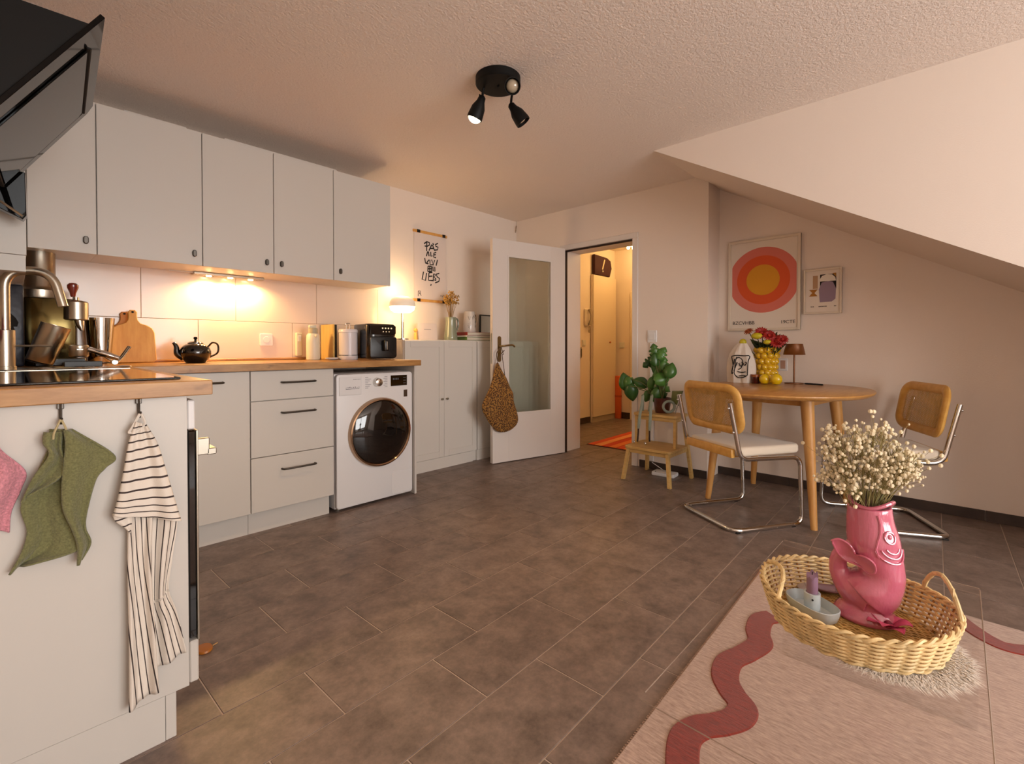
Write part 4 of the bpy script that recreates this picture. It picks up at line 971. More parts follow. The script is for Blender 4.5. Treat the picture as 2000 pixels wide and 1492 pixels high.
# ------------------------------------------------------------------ cantilever chairs
def make_chair(label):
    t = thing('cantilever_chair', label, 'chair', group='tubular steel chairs at the dining table')
    W = 0.222
    side = lambda s: [(-0.255, s*W, 0.705), (-0.185, s*W, 0.397), (0.215, s*W, 0.387), (0.232, s*W, 0.014), (-0.225, s*W, 0.014)]
    path = side(1) + side(-1)[::-1]
    obj('frame', tube(BM(), fillet(path, 0.055, 6), 0.0125, 12), M['chrome'], t, label='chromed bent steel tube')
    for x in (0.17, -0.2):
        for s in (1, -1): obj('glide', box(BM(), x-0.012, x+0.012, s*W-0.008, s*W+0.008, -0.0, 0.006, 0.001), M['black'], t, smooth=0)
    f = BM(); box(f, -0.222, -0.196, -0.195, 0.195, 0.400, 0.448, 0.006, 2); box(f, -0.20, 0.20, -0.18, 0.18, 0.4005, 0.406)
    obj('seat_frame', f, M['chairwood'], t)
    f = BM(); prism(f, [(0.022+x, y, 0.4065) for x, y in rrect(0.435, 0.43, 0.05, 6)], (0, 0, 0.052), 0.018, 4)
    obj('seat_cushion', f, M['cream_fab'], t, label='cream upholstered pad')
    # backrest: gently curved frame with woven cane
    bw, bh = 0.475, 0.275
    def bp(u, v, o=0.0):
        x = -0.195 - 0.19*(v+bh/2)*0.9 + o - 0.030*(1-(2*u/bw)**2) + 0.030
        return Vector((x+0.004, u, 0.660+v))
    ring = [bp(u, v) for u, v in rrect(bw-0.045, bh-0.045, 0.055, 6)]
    obj('backrest_frame', tube(BM(), ring, 0.025, 10, closed=True, flat=0.62, up=(0, 0.7, 0.7)), M['chairwood'], t)
    f = BM(); n1, n2 = 46, 30; iw, ih = (bw-0.085)/2, (bh-0.085)/2
    for k in range(n1+1):
        u = -iw+2*iw*k/n1; tube(f, [bp(u, -ih-0.005+(2*ih+0.01)*j/3) for j in range(4)], 0.0023, 4, flat=0.4, caps=False)
    for k in range(n2+1):
        v = -ih+2*ih*k/n2; tube(f, [bp(-iw-0.005+(2*iw+0.01)*j/8, v, 0.001) for j in range(9)], 0.0023, 4, flat=0.4, caps=False)
    for k in range(-20, 34):
        for sg in (1, -1):
            pts = []
            for j in range(9):
                v = -ih+2*ih*j/8; u = sg*(-iw + 2*iw*k/n1*1.6 + (v+ih))
                if -iw <= u <= iw: pts.append(bp(u, v, 0.002*sg))
            if len(pts) > 1: tube(f, pts, 0.0013, 3, caps=False)
    obj('cane_weave', f, M['cane'], t, kind='stuff', smooth=0)
    for s in (1, -1):
        for z, x in ((0.675, -0.252), (0.545, -0.220)): obj('bolt', ball(BM(), (x-0.012, s*W, z), 0.0065), M['chrome'], t)
    return t
ch = make_chair('cantilever chair with cane back in front of the table, next to the step stool')
ch.location = (2.955, 0.94, 0.0004); ch.rotation_euler = (0, 0, math.radians(-31))
c2 = copy_tree(ch); c2['label'] = 'cantilever chair with cane back at the wall end of the table, behind the dried flowers'
c2.location = (3.43, 0.32, 0.0004); c2.rotation_euler = (0, 0, math.radians(117))

# ------------------------------------------------------------------ on the dining table
TT = TZ+0.0006
t = thing('tote_bag', 'crumpled white paper bag with a black line drawing on the table', 'bag', (0, 0, 0))
rows = []
for y, l, r in ((670, 1440, 1459), (679, 1432, 1465), (690, 1425, 1470), (704, 1421, 1475), (718, 1420, 1477), (733, 1420, 1477), (745, 1421, 1474)):
    rows.append((P(l, y, X=3.56), P(r, y, X=3.56)))
dz_ = TT - rows[-1][0].z
rows = [(a+Vector((0, 0, dz_)), c_+Vector((0, 0, dz_))) for a, c_ in rows]
rows[-1] = (Vector((rows[-1][0].x, rows[-1][0].y, TT)), Vector((rows[-1][1].x, rows[-1][1].y, TT)))
obj('sack', puff(rows, (1, 0, 0), [0.012, 0.025, 0.042, 0.05, 0.055, 0.055, 0.05], 26, 0.16), mat('paper_white', '#d6c9bc', 0.75, bmp=0.5, bscale=18, bdist=0.01), t, smooth=25)
f = BM()
for s in ([(190,745),(290,730),(420,738),(540,745),(510,850),(500,1000),(495,1120)], [(190,750),(215,900),(230,1060),(300,1150),(400,1160),(490,1120)], [(270,800),(330,770),(400,830),(380,960),(320,1010)], [(300,860),(240,1010),(200,1090)], [(330,1130),(420,1120),(470,1135)], [(290,760),(260,860),(250,960),(235,1080)], [(380,860),(420,900),(360,940),(330,880)], [(300,1040),(380,1060),(460,1050)], [(250,800),(200,1000),(190,1090)], [(450,860),(480,880),(440,930)]):
    tube(f, bez([P(1410+a/9.945, 620+c_/9.945, X=3.502)+Vector((0, 0, dz_)) for a, c_ in s], 4), 0.0035, 5, flat=0.3, flatn=(1, 0, 0))
obj('drawing', f, M['dark'], t)
obj('orange_fruit', ball(BM(), (3.57, 1.13, TT+0.345), 0.035), mat('orange_yellow', '#cf9d35', 0.5), None, label='yellow fruit peeking over the white paper bag', cat='fruit') if False else None
# yellow bubble vase
yel = mat('yellow_glaze', '#cf9a10', 0.12, coat=0.8)
V0 = Vector((3.685, 0.99, TT))
t = thing('flower_vase', 'yellow ceramic vase covered in round bumps', 'vase', V0)
f = BM(); prof = [(0.045, 0), (0.055, 0.004), (0.060, 0.05), (0.060, 0.12), (0.068, 0.19), (0.076, 0.245), (0.070, 0.245), (0.055, 0.15), (0.05, 0.02)]
lathe(f, prof, 32)
obj('body', f, yel, t)
f = BM()
for r in range(6):
    z = 0.03+r*0.040; rr_ = (0.060 if z < 0.12 else 0.060+(z-0.12)*0.125)
    for k in range(10):
        a = 2*PI*(k+0.5*(r % 2))/10; rr2 = rr_-0.006; ball(f, (rr2*math.cos(a), rr2*math.sin(a), z), 0.0225, n=12, m=8)
obj('bumps', f, mat('yellow_glaze_bump', '#e0b01c', 0.12, coat=0.8), t)
# bouquet: flowers and leaves
t = thing('bouquet', 'bouquet of red gerberas, yellow tulips and dark leaves in the yellow vase', 'flowers', V0+Vector((0, 0, 0.05)))
o0 = V0+Vector((0, 0, 0.05))
red = mat('red_petal', '#9c1a0e', 0.6, var=0.2, vscale=30); yp = mat('yellow_tulip', '#c2b21d', 0.5); gl_ = mat('bouquet_leaf', '#33401b', 0.55, var=0.25, vscale=20); og = mat('orange_lily', '#9a4a20', 0.6)
def gerbera(c_, r, nrm, m):
    nrm = Vector(nrm).normalized(); u, w_ = frame_at(nrm); b = BM()
    for k in range(18):
        a = 2*PI*k/18; d_ = u*math.cos(a)+w_*math.sin(a); s_ = u*-math.sin(a)+w_*math.cos(a)
        lay = 0.004*(k % 2)
        q = [c_+d_*r*0.15, c_+d_*r*0.6+s_*r*0.17+nrm*(0.012+lay), c_+d_*r+nrm*(0.004+lay), c_+d_*r*0.6-s_*r*0.17+nrm*(0.012+lay)]
        prism(b, q, nrm*0.0015)
    ball(b, c_+nrm*0.008, r*0.26, n=10, m=6); return b
def stem(c_): return tube(BM(), bez([(0, 0, 0.0), Vector((c_.x*0.5, c_.y*0.5, c_.z*0.6)), c_], 4), 0.003, 6)
for px_, py_, r in ((1487, 651, 0.05), (1502, 656, 0.045), (1517, 668, 0.055), (1528, 664, 0.04)):
    c_ = P(px_, py_, X=3.58)-o0; fl = obj('gerbera', gerbera(c_, r, (-0.8, -0.35, 0.45), red), red, t, smooth=0, label='red gerbera bloom'); obj('stem', stem(c_), gl_, fl)
for px_, py_, r in ((1478, 656, 0.03), (1499, 668, 0.022)):
    c_ = P(px_, py_, X=3.56)-o0; fl = obj('tulip', ball(BM(), c_, r, 1.0, 1.25, 0.75, 12, 8), yp, t, label='yellow tulip'); obj('stem', stem(c_), gl_, fl)
c_ = P(1451, 668, X=3.60)-o0; fl = obj('craspedia', ball(BM(), c_, 0.024, n=14, m=8), yp, t, label='yellow ball-shaped bloom'); obj('stem', stem(c_), gl_, fl)
c_ = P(1463, 649, X=3.58)-o0; fl = obj('lily', gerbera(c_, 0.035, (-0.6, 0.2, 0.7), og), og, t, smooth=0, label='brown orange bloom'); obj('stem', stem(c_), gl_, fl)
rnd = random.Random(11)
def blade(base, tip, wd):
    base, tip = Vector(base), Vector(tip); d_ = tip-base; s_ = d_.cross(Vector((1, 0.3, 0.2))).normalized()*wd; b = BM()
    pr = [(0, 0.1), (0.3, 0.9), (0.6, 0.8), (1, 0.03)]; V = []
    for a, w_ in pr:
        c0 = base+d_*a+Vector((0, 0, 0.02*math.sin(a*PI))); V.append((b.verts.new(c0-s_*w_), b.verts.new(c0+Vector((-0.004, -0.004, 0))), b.verts.new(c0+s_*w_)))
    for A, B in zip(V, V[1:]): b.faces.new((A[0], A[1], B[1], B[0])); b.faces.new((A[1], A[2], B[2], B[1]))
    return b
for px_, py_ in ((1465, 662), (1473, 672), (1482, 672), (1490, 664), (1496, 662), (1506, 672), (1512, 650), (1518, 648), (1524, 652), (1537, 671), (1468, 668), (1516, 688), (1491, 676), (1484, 668), (1503, 676)):
    tp = P(px_, py_, X=3.6)-o0; obj('leaf', blade((tp.x*0.2, tp.y*0.2, 0.14), tp, 0.024), gl_, t, solid=0.001)
# lemons, jar, lamp, notebook
lem = mat('lemon_skin', '#e0b914', 0.25, bmp=0.1, bscale=180, coat=0.4)
for (x, y), lb in (((3.515, 0.957), 'yellow lemon touching the vase'), ((3.505, 0.883), 'larger yellow lemon nearest the brown lamp')):
    r = 0.034 if 'touching' in lb else 0.037
    t = thing('lemon', lb, 'fruit', (x, y, TT), group='lemons on the dining table')
    obj('fruit', lathe(BM(), [(0.004, 0), (r*0.6, r*0.12), (r*0.95, r*0.6), (r, r*1.0), (r*0.88, r*1.5), (r*0.5, r*1.88), (0.006, r*2.02)], 20), lem, t); obj('stalk', ball(BM(), (0, 0, r*2.04), 0.004, n=8, m=4), gl_, t)
t = thing('spice_jar', 'small dark red jar between paper bag and lemons', 'jar', (3.535, 1.02, TT))
obj('glass', lathe(BM(), [(0.026, 0), (0.028, 0.004), (0.028, 0.045)], 20), mat('jam_red', '#47140e', 0.15, coat=0.6), t); obj('lid', lathe(BM(), [(0.029, 0.0455), (0.029, 0.06), (0.027, 0.062)], 20), mat('amber_lid', '#8d4a16', 0.3), t)
rust = mat('rust_metal', '#7d4a20', 0.4, metal=0.3)
t = thing('table_lamp', 'small unlit rust-brown table lamp with slim stem', 'lamp', (3.70, 0.822, TT))
obj('base', lathe(BM(), [(0.058, 0), (0.058, 0.006), (0.006, 0.009)], 32), rust, t); obj('stem', cyl(BM(), (0, 0, 0.009), (0, 0, 0.20), 0.0055, n=12), rust, t)
obj('shade', lathe(BM(), [(0.066, 0.198), (0.050, 0.272), (0.001, 0.273)], 36, cap0=False, cap1=False), rust, t, solid=0.002)
t = thing('pen', 'dark pen and slip lying on the table beside the brown lamp', 'pen', (3.66, 0.70, TT), math.radians(70))
obj('barrel', tube(BM(), [(-0.06, 0, 0.005), (0.05, 0, 0.005), (0.065, 0, 0.005)], [0.005, 0.005, 0.001], 8), M['dark'], t); obj('slip', box(BM(), -0.05, 0.06, -0.03, -0.006, 0, 0.002), M['brown_trim'], t, smooth=0)
t = thing('wall_socket', 'white socket on the wall between yellow vase and brown lamp', 'socket', (XP-0.0005, 0.925, 0.875))
obj('plate', box(BM(), -0.008, 0, -0.028, 0.028, -0.045, 0.045, 0.002), M['white_pl'], t, smooth=0); obj('insert', box(BM(), -0.0105, -0.008, -0.016, 0.016, -0.03, 0.03, 0.001), mat('socket_shade', '#b58f7d', 0.5), t, smooth=0)

# ------------------------------------------------------------------ framed prints
def flat_poly(parent, name, pts, x, m, lab=None):
    b = BM(); prism(b, [(x, y, z) for y, z in pts], (-0.0006, 0, 0)); return obj(name, b, m, parent, smooth=0, label=lab)
fw = mat('frame_white_wood', '#dccdb9', 0.45)
def picture(name, label, y0, y1, z0, z1, fwid, xw):
    t = thing(name, label, 'picture', (0, 0, 0)); t.location = (0, 0, 0)
    obj('backing', box(BM(), xw-0.012, xw-0.001, y0, y1, z0, z1), mat('print_paper', '#e2d5c6', 0.6), t, smooth=0)
    b = BM()
    for a in ((y0, y0+fwid, z0, z1), (y1-fwid, y1, z0, z1), (y0+fwid, y1-fwid, z0, z0+fwid), (y0+fwid, y1-fwid, z1-fwid, z1)):
        box(b, xw-0.024, xw-0.0005, a[0], a[1], a[2], a[3], 0.0015)
    obj('frame', b, fw, t, smooth=0); return t
xw = XP
t = picture('framed_print', 'large framed print of orange and yellow concentric rings', 0.815, 1.305, 1.125, 1.808, 0.018, xw)
cy0, cz0 = 1.062, 1.50
def disc(rad, clip, x, m, name):
    pts = []
    for k in range(96):
        a = 2*PI*k/96; y = cy0+rad*math.cos(a); z = cz0+rad*math.sin(a); pts.append((max(0.842, min(1.278, y)), z))
    flat_poly(t, name, pts, x, m)
disc(0.243, 1, xw-0.0122, mat('ring_coral', '#d4705f', 0.7), 'outer_ring'); disc(0.180, 1, xw-0.0130, mat('ring_orange', '#d4511c', 0.7), 'middle_ring'); disc(0.113, 1, xw-0.0138, mat('ring_yellow', '#d49016', 0.7), 'inner_disc')
ink = mat('print_ink', '#2b1d17', 0.7)
Mw = lambda y, z, x: Matrix.Translation((x, y, z)) @ Matrix(((0, 0, -1, 0), (-1, 0, 0, 0), (0, 1, 0, 0), (0, 0, 0, 1)))
lettering('BZCVHBB', 0.036, Mw(1.195, 1.183, xw-0.0132), ink, t); lettering('19CTE', 0.034, Mw(0.895, 1.183, xw-0.0132), ink, t)
t = picture('framed_print', 'small framed abstract print with lilac block and white cap', 0.573, 0.796, 1.231, 1.54, 0.012, xw)
x_ = xw-0.0122
flat_poly(t, 'dark_field', [(0.606, 1.50), (0.700, 1.50), (0.700, 1.46), (0.606, 1.46)], x_, mat('ink_dark', '#2a211c', 0.7)); flat_poly(t, 'dark_field', [(0.606, 1.465), (0.70, 1.465), (0.70, 1.40), (0.606, 1.40)], x_, M['dark'])
flat_poly(t, 'lilac_block', [(0.607, 1.40), (0.625, 1.445), (0.65, 1.452), (0.69, 1.445), (0.706, 1.40), (0.700, 1.31), (0.63, 1.312), (0.61, 1.33)], x_-0.0007, mat('lilac_ink', '#927c8e', 0.7))
flat_poly(t, 'white_cap', [(0.607, 1.452), (0.612, 1.475), (0.63, 1.495), (0.66, 1.500), (0.688, 1.49), (0.702, 1.465), (0.702, 1.452)], x_-0.0010, mat('cap_white', '#e6dccd', 0.7))
flat_poly(t, 'ochre_corner', [(0.606, 1.505), (0.606, 1.475), (0.628, 1.505)], x_-0.0012, mat('ochre_ink', '#a8732a', 0.7))
flat_poly(t, 'ochre_bow', [(0.713, 1.400), (0.765, 1.400), (0.745, 1.378), (0.765, 1.353), (0.713, 1.353), (0.732, 1.376)], x_-0.0005, mat('ochre_ink2', '#a86c1c', 0.7))
flat_poly(t, 'sand_panel', [(0.713, 1.495), (0.742, 1.495), (0.742, 1.405), (0.713, 1.405)], x_-0.0005, mat('sand_ink', '#b08c68', 0.7))
f = BM()
for y0, y1 in ((0.735, 0.76), (0.66, 0.71), (0.606, 0.618)):
    n_ = max(2, int((y1-y0)/0.007))
    for k in range(n_): box(f, x_-0.0012, x_-0.0004, y0+k*0.007, y0+k*0.007+0.0045, 1.278, 1.284)
obj('caption', f, ink, t, smooth=0)

# ------------------------------------------------------------------ step stool with plant
t = thing('step_stool', 'bamboo two-step stool against the wall', 'stool', (0, 0, 0))
SX0, SXm, SX1 = 3.185, 3.33, 3.565; SY0, SY1 = 1.475, 1.845
def legs(a, c_, r=0.013): 
    b = BM(); u = Vector((0, 1, 0)); 
    d_ = (Vector(c_)-Vector(a)).normalized(); w_ = d_.cross(u).normalized(); 
    q = [Vector(a)+u*r*0.8+w_*r*1.2, Vector(a)-u*r*0.8+w_*r*1.2, Vector(a)-u*r*0.8-w_*r*1.2, Vector(a)+u*r*0.8-w_*r*1.2]
    prism(b, q, Vector(c_)-Vector(a), 0.002); return b
for y, yt in ((SY0, SY0+0.03), (SY1, SY1-0.03)):
    obj('leg', legs((SX0, y, 0.0), (SX0+0.03, yt, 0.235)), M['bamboo'], t, smooth=0)
    obj('leg', legs((SX1, y, 0.0), (SX1-0.06, yt+(0.01 if y == SY0 else -0.01), 0.475)), M['bamboo'], t, smooth=0)
    obj('upright', legs((SXm+0.01, yt, 0.255), (SXm+0.01, yt, 0.475), 0.012), M['bamboo'], t, smooth=0)
    obj('side_rail', box(BM(), SX0+0.02, SX1-0.03, yt-0.009, yt+0.009, 0.205, 0.236, 0.002), M['bamboo'], t, smooth=0)
    obj('side_rail', box(BM(), SXm, SX1-0.06, yt-0.009, yt+0.009, 0.448, 0.476, 0.002), M['bamboo'], t, smooth=0)
for x0, x1, z in ((SX0+0.005, SX1-0.06, 0.237), (SXm-0.025, SX1-0.03, 0.477)):
    b = BM(); prism(b, [((x0+x1)/2+x, (SY0+SY1)/2+y, z) for x, y in rrect(x1-x0, SY1-SY0-(0.0 if z < 0.3 else 0.02), 0.03, 5)], (0, 0, 0.02), 0.003); obj('tread', b, M['bamboo'], t, smooth=30)
    obj('cross_rail', box(BM(), x0+0.02, x0+0.036, SY0+0.04, SY1-0.04, z-0.03, z-0.001, 0.002), M['bamboo'], t, smooth=0)
ST_Z = 0.4976
t = thing('potted_plant', 'green split-leaf plant in a dark brown pot on the step stool', 'plant', (3.44, 1.655, ST_Z))
pc = Vector((3.44, 1.655, ST_Z))
obj('pot', lathe(BM(), [(0.05, 0), (0.052, 0.003), (0.066, 0.10), (0.068, 0.115), (0.062, 0.115), (0.055, 0.09)], 28), mat('brown_pot', '#55261a', 0.3, coat=0.4), t)
obj('soil', lathe(BM(), [(0.058, 0.094), (0.001, 0.098)], 20, cap0=False, cap1=False), mat('soil', '#221610', 0.95), t)
def leafmat():
    m, nt, b = nodes('plant_leaf'); oi = nt.nodes.new('ShaderNodeObjectInfo')
    nt.links.new(ramp(nt, oi.outputs['Random'], [(0.0, lin('#2d5320')), (1.0, lin('#4f7c34'))]), b.inputs['Base Color']); b.inputs['Roughness'].default_value = 0.3; return m
lm = leafmat(); stm = mat('plant_stem', '#5a5a2c', 0.6)
def split_leaf(L, split):
    b = BM(); n = 12; ctr = []; ls = []; rs = []
    for i in range(n+1):
        a = i/n; wd = 0.43*L*math.sin(PI*min(1, a*0.93+0.06))**0.75*(1.12-a*0.35) if i < n else 0.002
        z = -0.10*L*(a*a) ; x = a*L - 0.1*L
        ctr.append(b.verts.new((x, 0, z+0.02*L)))
        notch = split and i in (5, 8)
        w2 = wd*(0.55 if notch else 1)
        ls.append(b.verts.new((x-0.06*L*(1-a), w2, z-0.05*L))); rs.append(b.verts.new((x-0.06*L*(1-a), -w2, z-0.05*L)))
    for i in range(n):
        b.faces.new((ctr[i], ctr[i+1], ls[i+1], ls[i])); b.faces.new((ctr[i+1], ctr[i], rs[i], rs[i+1]))
    return b
lv = [(377,118,.085,1,100),(445,140,.085,1,60),(385,200,.08,0,95),(322,235,.085,1,215),(400,275,.095,0,250),(462,240,.085,1,80),(527,300,.09,0,75),(455,380,.10,0,20),(368,440,.10,0,250),(445,500,.11,1,290),(400,545,.09,0,255),(316,550,.075,0,250),(245,415,.095,0,160),(105,405,.11,0,100),(130,430,.085,0,250),(162,520,.105,0,280),(480,455,.09,1,320),(425,330,.09,0,200)]
rnd = random.Random(4)
for zx, zy, L, sp_l, da in lv:
    c_ = P(1200+zx/4.81, 660+zy/4.81, X=3.43+rnd.uniform(-0.06, 0.04))-pc
    L *= 1.28
    lf = obj('leaf', split_leaf(L, sp_l), lm, t, solid=0.0008, smooth=60)
    dv = _right*math.cos(math.radians(da))+_up*math.sin(math.radians(da))
    nv = (-_fwd*0.85+_up*0.35+_right*rnd.uniform(-0.35, 0.35)).normalized(); nv = (nv-dv*nv.dot(dv)).normalized(); sv = nv.cross(dv)
    lf.matrix_local = Matrix.Translation(c_-dv*L*0.4) @ Matrix((dv, sv, nv)).transposed().to_4x4()
    base = Vector((0, 0, 0.09)); e = c_-dv*L*0.42
    obj('stem', tube(BM(), bez([base, base*0.45+e*0.55+Vector((0, 0, 0.03)), e], 5), 0.0032, 6), stm, lf if False else t)
# support stick
obj('stake', tube(BM(), [(0.0, 0.02, 0.08), (0.005, 0.03, 0.36)], 0.005, 6), mat('moss_stake', '#8b8a6a', 0.8), t)
# straps draped over the stool
sg = mat('grey_green_strap', '#8b9486', 0.6)
t = thing('suspenders', 'grey-green suspenders with dark leather ends hanging over the stool', 'suspenders', (0, 0, 0))
zz_ = lambda a, c_, x: P(1200+a/4.81, 660+c_/4.81, X=x)
def strap(pts, w_=0.0105): 
    return tube(BM(), bez(pts, 6), w_, 6, flat=0.25, flatn=(0.93, 0.36, 0))
s1 = strap([Vector((3.40, 1.80, ST_Z+0.004)), zz_(268, 540, 3.33), zz_(262, 600, 3.290), zz_(240, 720, 3.285), zz_(226, 850, 3.288)]); obj('strap', s1, sg, t)
s2 = strap([Vector((3.40, 1.745, ST_Z+0.004)), zz_(352, 540, 3.33), zz_(346, 610, 3.290), zz_(338, 730, 3.285), zz_(331, 870, 3.288)]); obj('strap', s2, sg, t)
obj('leather_end', strap([zz_(226, 852, 3.288), zz_(224, 900, 3.29), zz_(215, 975, 3.29)], 0.006), mat('dark_leather', '#2b1a12', 0.6), t)
obj('leather_end', strap([zz_(331, 872, 3.288), zz_(330, 900, 3.29), zz_(330, 975, 3.29)], 0.006), mat('dark_leather2', '#2b1a12', 0.6), t)
obj('clip', box(BM(), 3.275, 3.29, 1.706, 1.722, 0.262, 0.285, 0.003), M['chrome'], t); obj('clip', box(BM(), 3.275, 3.29, 1.80, 1.815, 0.262, 0.285, 0.003), M['chrome'], t)
t = thing('strap_roll', 'rolled grey strap loop with olive packet at the stool edge', 'strap', (0, 0, 0))
rc = zz_(512, 645, 3.36); 
f = BM(); tube(f, [rc+_right*0.042*math.cos(a)+Vector((0, 0, 0.04*math.sin(a))) for a in [2*PI*k/24 for k in range(24)]], 0.010, 8, closed=True); obj('loop', f, sg, t)
f = BM(); q = [zz_(540, 500, 3.40), zz_(640, 500, 3.40), zz_(600, 640, 3.40), zz_(530, 600, 3.40)]; prism(f, q, (0.04, 0.01, 0), 0.006, 2); obj('packet', f, mat('olive_packet', '#5f6634', 0.5), t)
obj('rod', tube(BM(), [zz_(628, 525, 3.37), zz_(568, 715, 3.365)], 0.0045, 8), M['chrome'], t)
# router / power strip on the floor
t = thing('power_adapter', 'flat white adapter box lying on the floor under the stool', 'adapter', (3.50, 1.66, 0.0004), math.radians(4))
f = BM(); prism(f, [(x, y, 0) for x, y in rrect(0.11, 0.18, 0.015, 4)], (0, 0, 0.028), 0.006, 2); obj('case', f, M['white_pl'], t)
obj('led', ball(BM(), (-0.04, 0.06, 0.028), 0.005, n=8, m=4), M['dark'], t); obj('cable', tube(BM(), bez([(0.05, 0.0, 0.012), (0.08, 0.03, 0.01), (0.105, 0.15, 0.06)], 5), 0.003, 6), M['white_pl'], t)

# ------------------------------------------------------------------ tea towels on the end panel
YPAN = 1.455
def cloth(rows, off, folds, nu=26, nv=60, uvf=None):
    """rows: (left px, right px) downwards; mesh hangs off the panel with folds"""
    n = len(rows)-1
    L = bez([P(a[0], a[1], Y=YPAN-0.012) for a, _ in rows], 8); Rr = bez([P(c_[0], c_[1], Y=YPAN-0.012) for _, c_ in rows], 8)
    def fn(u, v):
        k = v*(len(L)-1); i = min(int(k), len(L)-2); f_ = k-i
        l = L[i]*(1-f_)+L[i+1]*f_; r = Rr[i]*(1-f_)+Rr[i+1]*f_
        p = l*(1-u)+r*u; p.y = YPAN - 0.004 - max(0.0015, off(u, v) + folds(u, v)); return p
    b = BM(); grid(b, fn, nu, nv, uv=uvf); return b
def hook(px_, py_, label):
    q = P(px_, py_, Y=YPAN-0.02)
    t = thing('towel_hook', label, 'hook', (q.x, YPAN-0.0005, HT-TH-0.001))
    obj('hook', tube(BM(), fillet([(0, -0.006, 0.0), (0, -0.006, -0.035), (0, -0.022, -0.045), (0, -0.026, -0.03)], 0.008, 4), 0.003, 8), M['darksteel'], t)
    obj('mount', box(BM(), -0.006, 0.006, -0.008, 0.0, -0.012, 0.0, 0.001), M['darksteel'], t, smooth=0); return q
def stripe_mat():
    m, nt, b = nodes('striped_linen'); uv = nt.nodes.new('ShaderNodeUVMap'); sx = nt.nodes.new('ShaderNodeSeparateXYZ'); nt.links.new(uv.outputs[0], sx.inputs[0])
    fr_ = nt.nodes.new('ShaderNodeMath'); fr_.operation = 'FRACT'; nt.links.new(sx.outputs[0], fr_.inputs[0])
    c_ = ramp(nt, fr_.outputs[0], [(0.0, lin('#e6dcd0')), (0.80, lin('#e6dcd0')), (0.82, lin('#3d3230')), (0.97, lin('#3d3230'))]); c_.node.color_ramp.interpolation = 'CONSTANT'
    nt.links.new(c_, b.inputs['Base Color']); b.inputs['Roughness'].default_value = 0.95; v = tex_coord(nt); bump(nt, b, noise(nt, v, 420, 2), 0.3); return m
sm = stripe_mat()
q = hook(273, 795, 'dark metal hook under the worktop holding the striped tea towel')
t = thing('tea_towel', 'off-white tea towel with dark stripes hanging from a hook', 'towel', (0, 0, 0))
obj('drop', cloth([((258,880),(300,880)),((250,980),(298,985)),((247,1100),(292,1095)),((249,1230),(299,1220)),((249,1382),(306,1342))], lambda u, v: 0.010+0.012*v, lambda u, v: 0.010*v*math.sin(u*7+1.0)+0.004*math.sin(u*15), uvf=lambda u, v: (u*4.2-v*4.2, v)), sm, t, solid=0.0012)
obj('drop', cloth([((285,930),(330,930)),((288,1000),(348,1008)),((292,1085),(338,1090)),((296,1180),(330,1150)),((300,1230),(345,1195)),((304,1306),(363,1272))], lambda u, v: 0.006+0.006*v, lambda u, v: 0.008*math.sin(u*9+2.0+v*2), uvf=lambda u, v: (u*4.8-v*(3.2 if v > .6 else -1.6), v)), sm, t, solid=0.0012)
obj('fold', cloth([((262,822),(284,828)),((248,862),(305,865)),((238,915),(322,920)),((226,970),(338,975)),((216,1002),(349,1012))], lambda u, v: 0.026+0.006*v, lambda u, v: 0.010*v*math.sin(u*8+0.5)+0.003*math.sin(u*17), uvf=lambda u, v: (v*11.5+0.9*u, u)), sm, t, solid=0.0012)
obj('fold', cloth([((216,1000),(262,985)),((224,1015),(256,1005)),((240,1026),(254,1022)),((250,1036),(252,1036))], lambda u, v: 0.029, lambda u, v: 0.003*math.sin(u*6), nv=16, uvf=lambda u, v: (v*3.2, u)), sm, t, solid=0.0012)
f = BM(); tube(f, bez([P(273, 808, Y=YPAN-0.026), P(258, 835, Y=YPAN-0.028), P(252, 845, Y=YPAN-0.03), P(266, 842, Y=YPAN-0.03), P(283, 828, Y=YPAN-0.03), P(276, 808, Y=YPAN-0.028)], 5), 0.003, 6); obj('loop', f, mat('white_tape', '#ded6cc', 0.8), t)

def terry(name, col):
    m, nt, b = nodes(name); v = tex_coord(nt); c_ = lin(col)
    n1 = noise(nt, v, 260, 2, 0.5); nt.links.new(ramp(nt, n1, [(0.3, tuple(x*0.72 for x in c_[:3])+(1,)), (0.7, tuple(min(1, x*1.15) for x in c_[:3])+(1,))]), b.inputs['Base Color'])
    b.inputs['Roughness'].default_value = 1.0; b.inputs['Sheen Weight'].default_value = 0.25; bump(nt, b, n1, 0.7, 0.003); return m
gm = terry('olive_terry', '#79784f')
hook(119, 800, 'dark metal hook under the worktop holding the olive towel')
t = thing('hand_towel', 'olive green terry towel bunched on a hook', 'towel', (0, 0, 0))
obj('back_drop', cloth([((98,838),(128,838)),((92,880),(150,880)),((62,940),(150,945)),((40,990),(152,1000)),((52,1035),(156,1060)),((42,1075),(140,1075)),((18,1119),(60,1096))], lambda u, v: 0.008+0.006*v, lambda u, v: 0.016*v*math.sin(u*5.5+2.6)+0.003*math.sin(u*13), uvf=None), gm, t, solid=0.004)
obj('front_fold', cloth([((124,838),(140,838)),((126,868),(223,888)),((122,905),(205,912)),((119,950),(186,935)),((122,990),(168,1000)),((140,1030),(166,1030)),((150,1062),(176,1058)),((150,1099),(158,1092))], lambda u, v: 0.022+0.006*math.sin(v*3), lambda u, v: 0.010*math.sin(u*5+0.6), uvf=None), gm, t, solid=0.004)
obj('left_fold', cloth([((86,842),(120,842)),((84,862),(118,875)),((95,885),(126,900)),((66,925),(122,922)),((50,955),(100,940)),((42,978),(52,965))], lambda u, v: 0.024, lambda u, v: 0.008*math.sin(u*6+v*2), uvf=None), gm, t, solid=0.004)
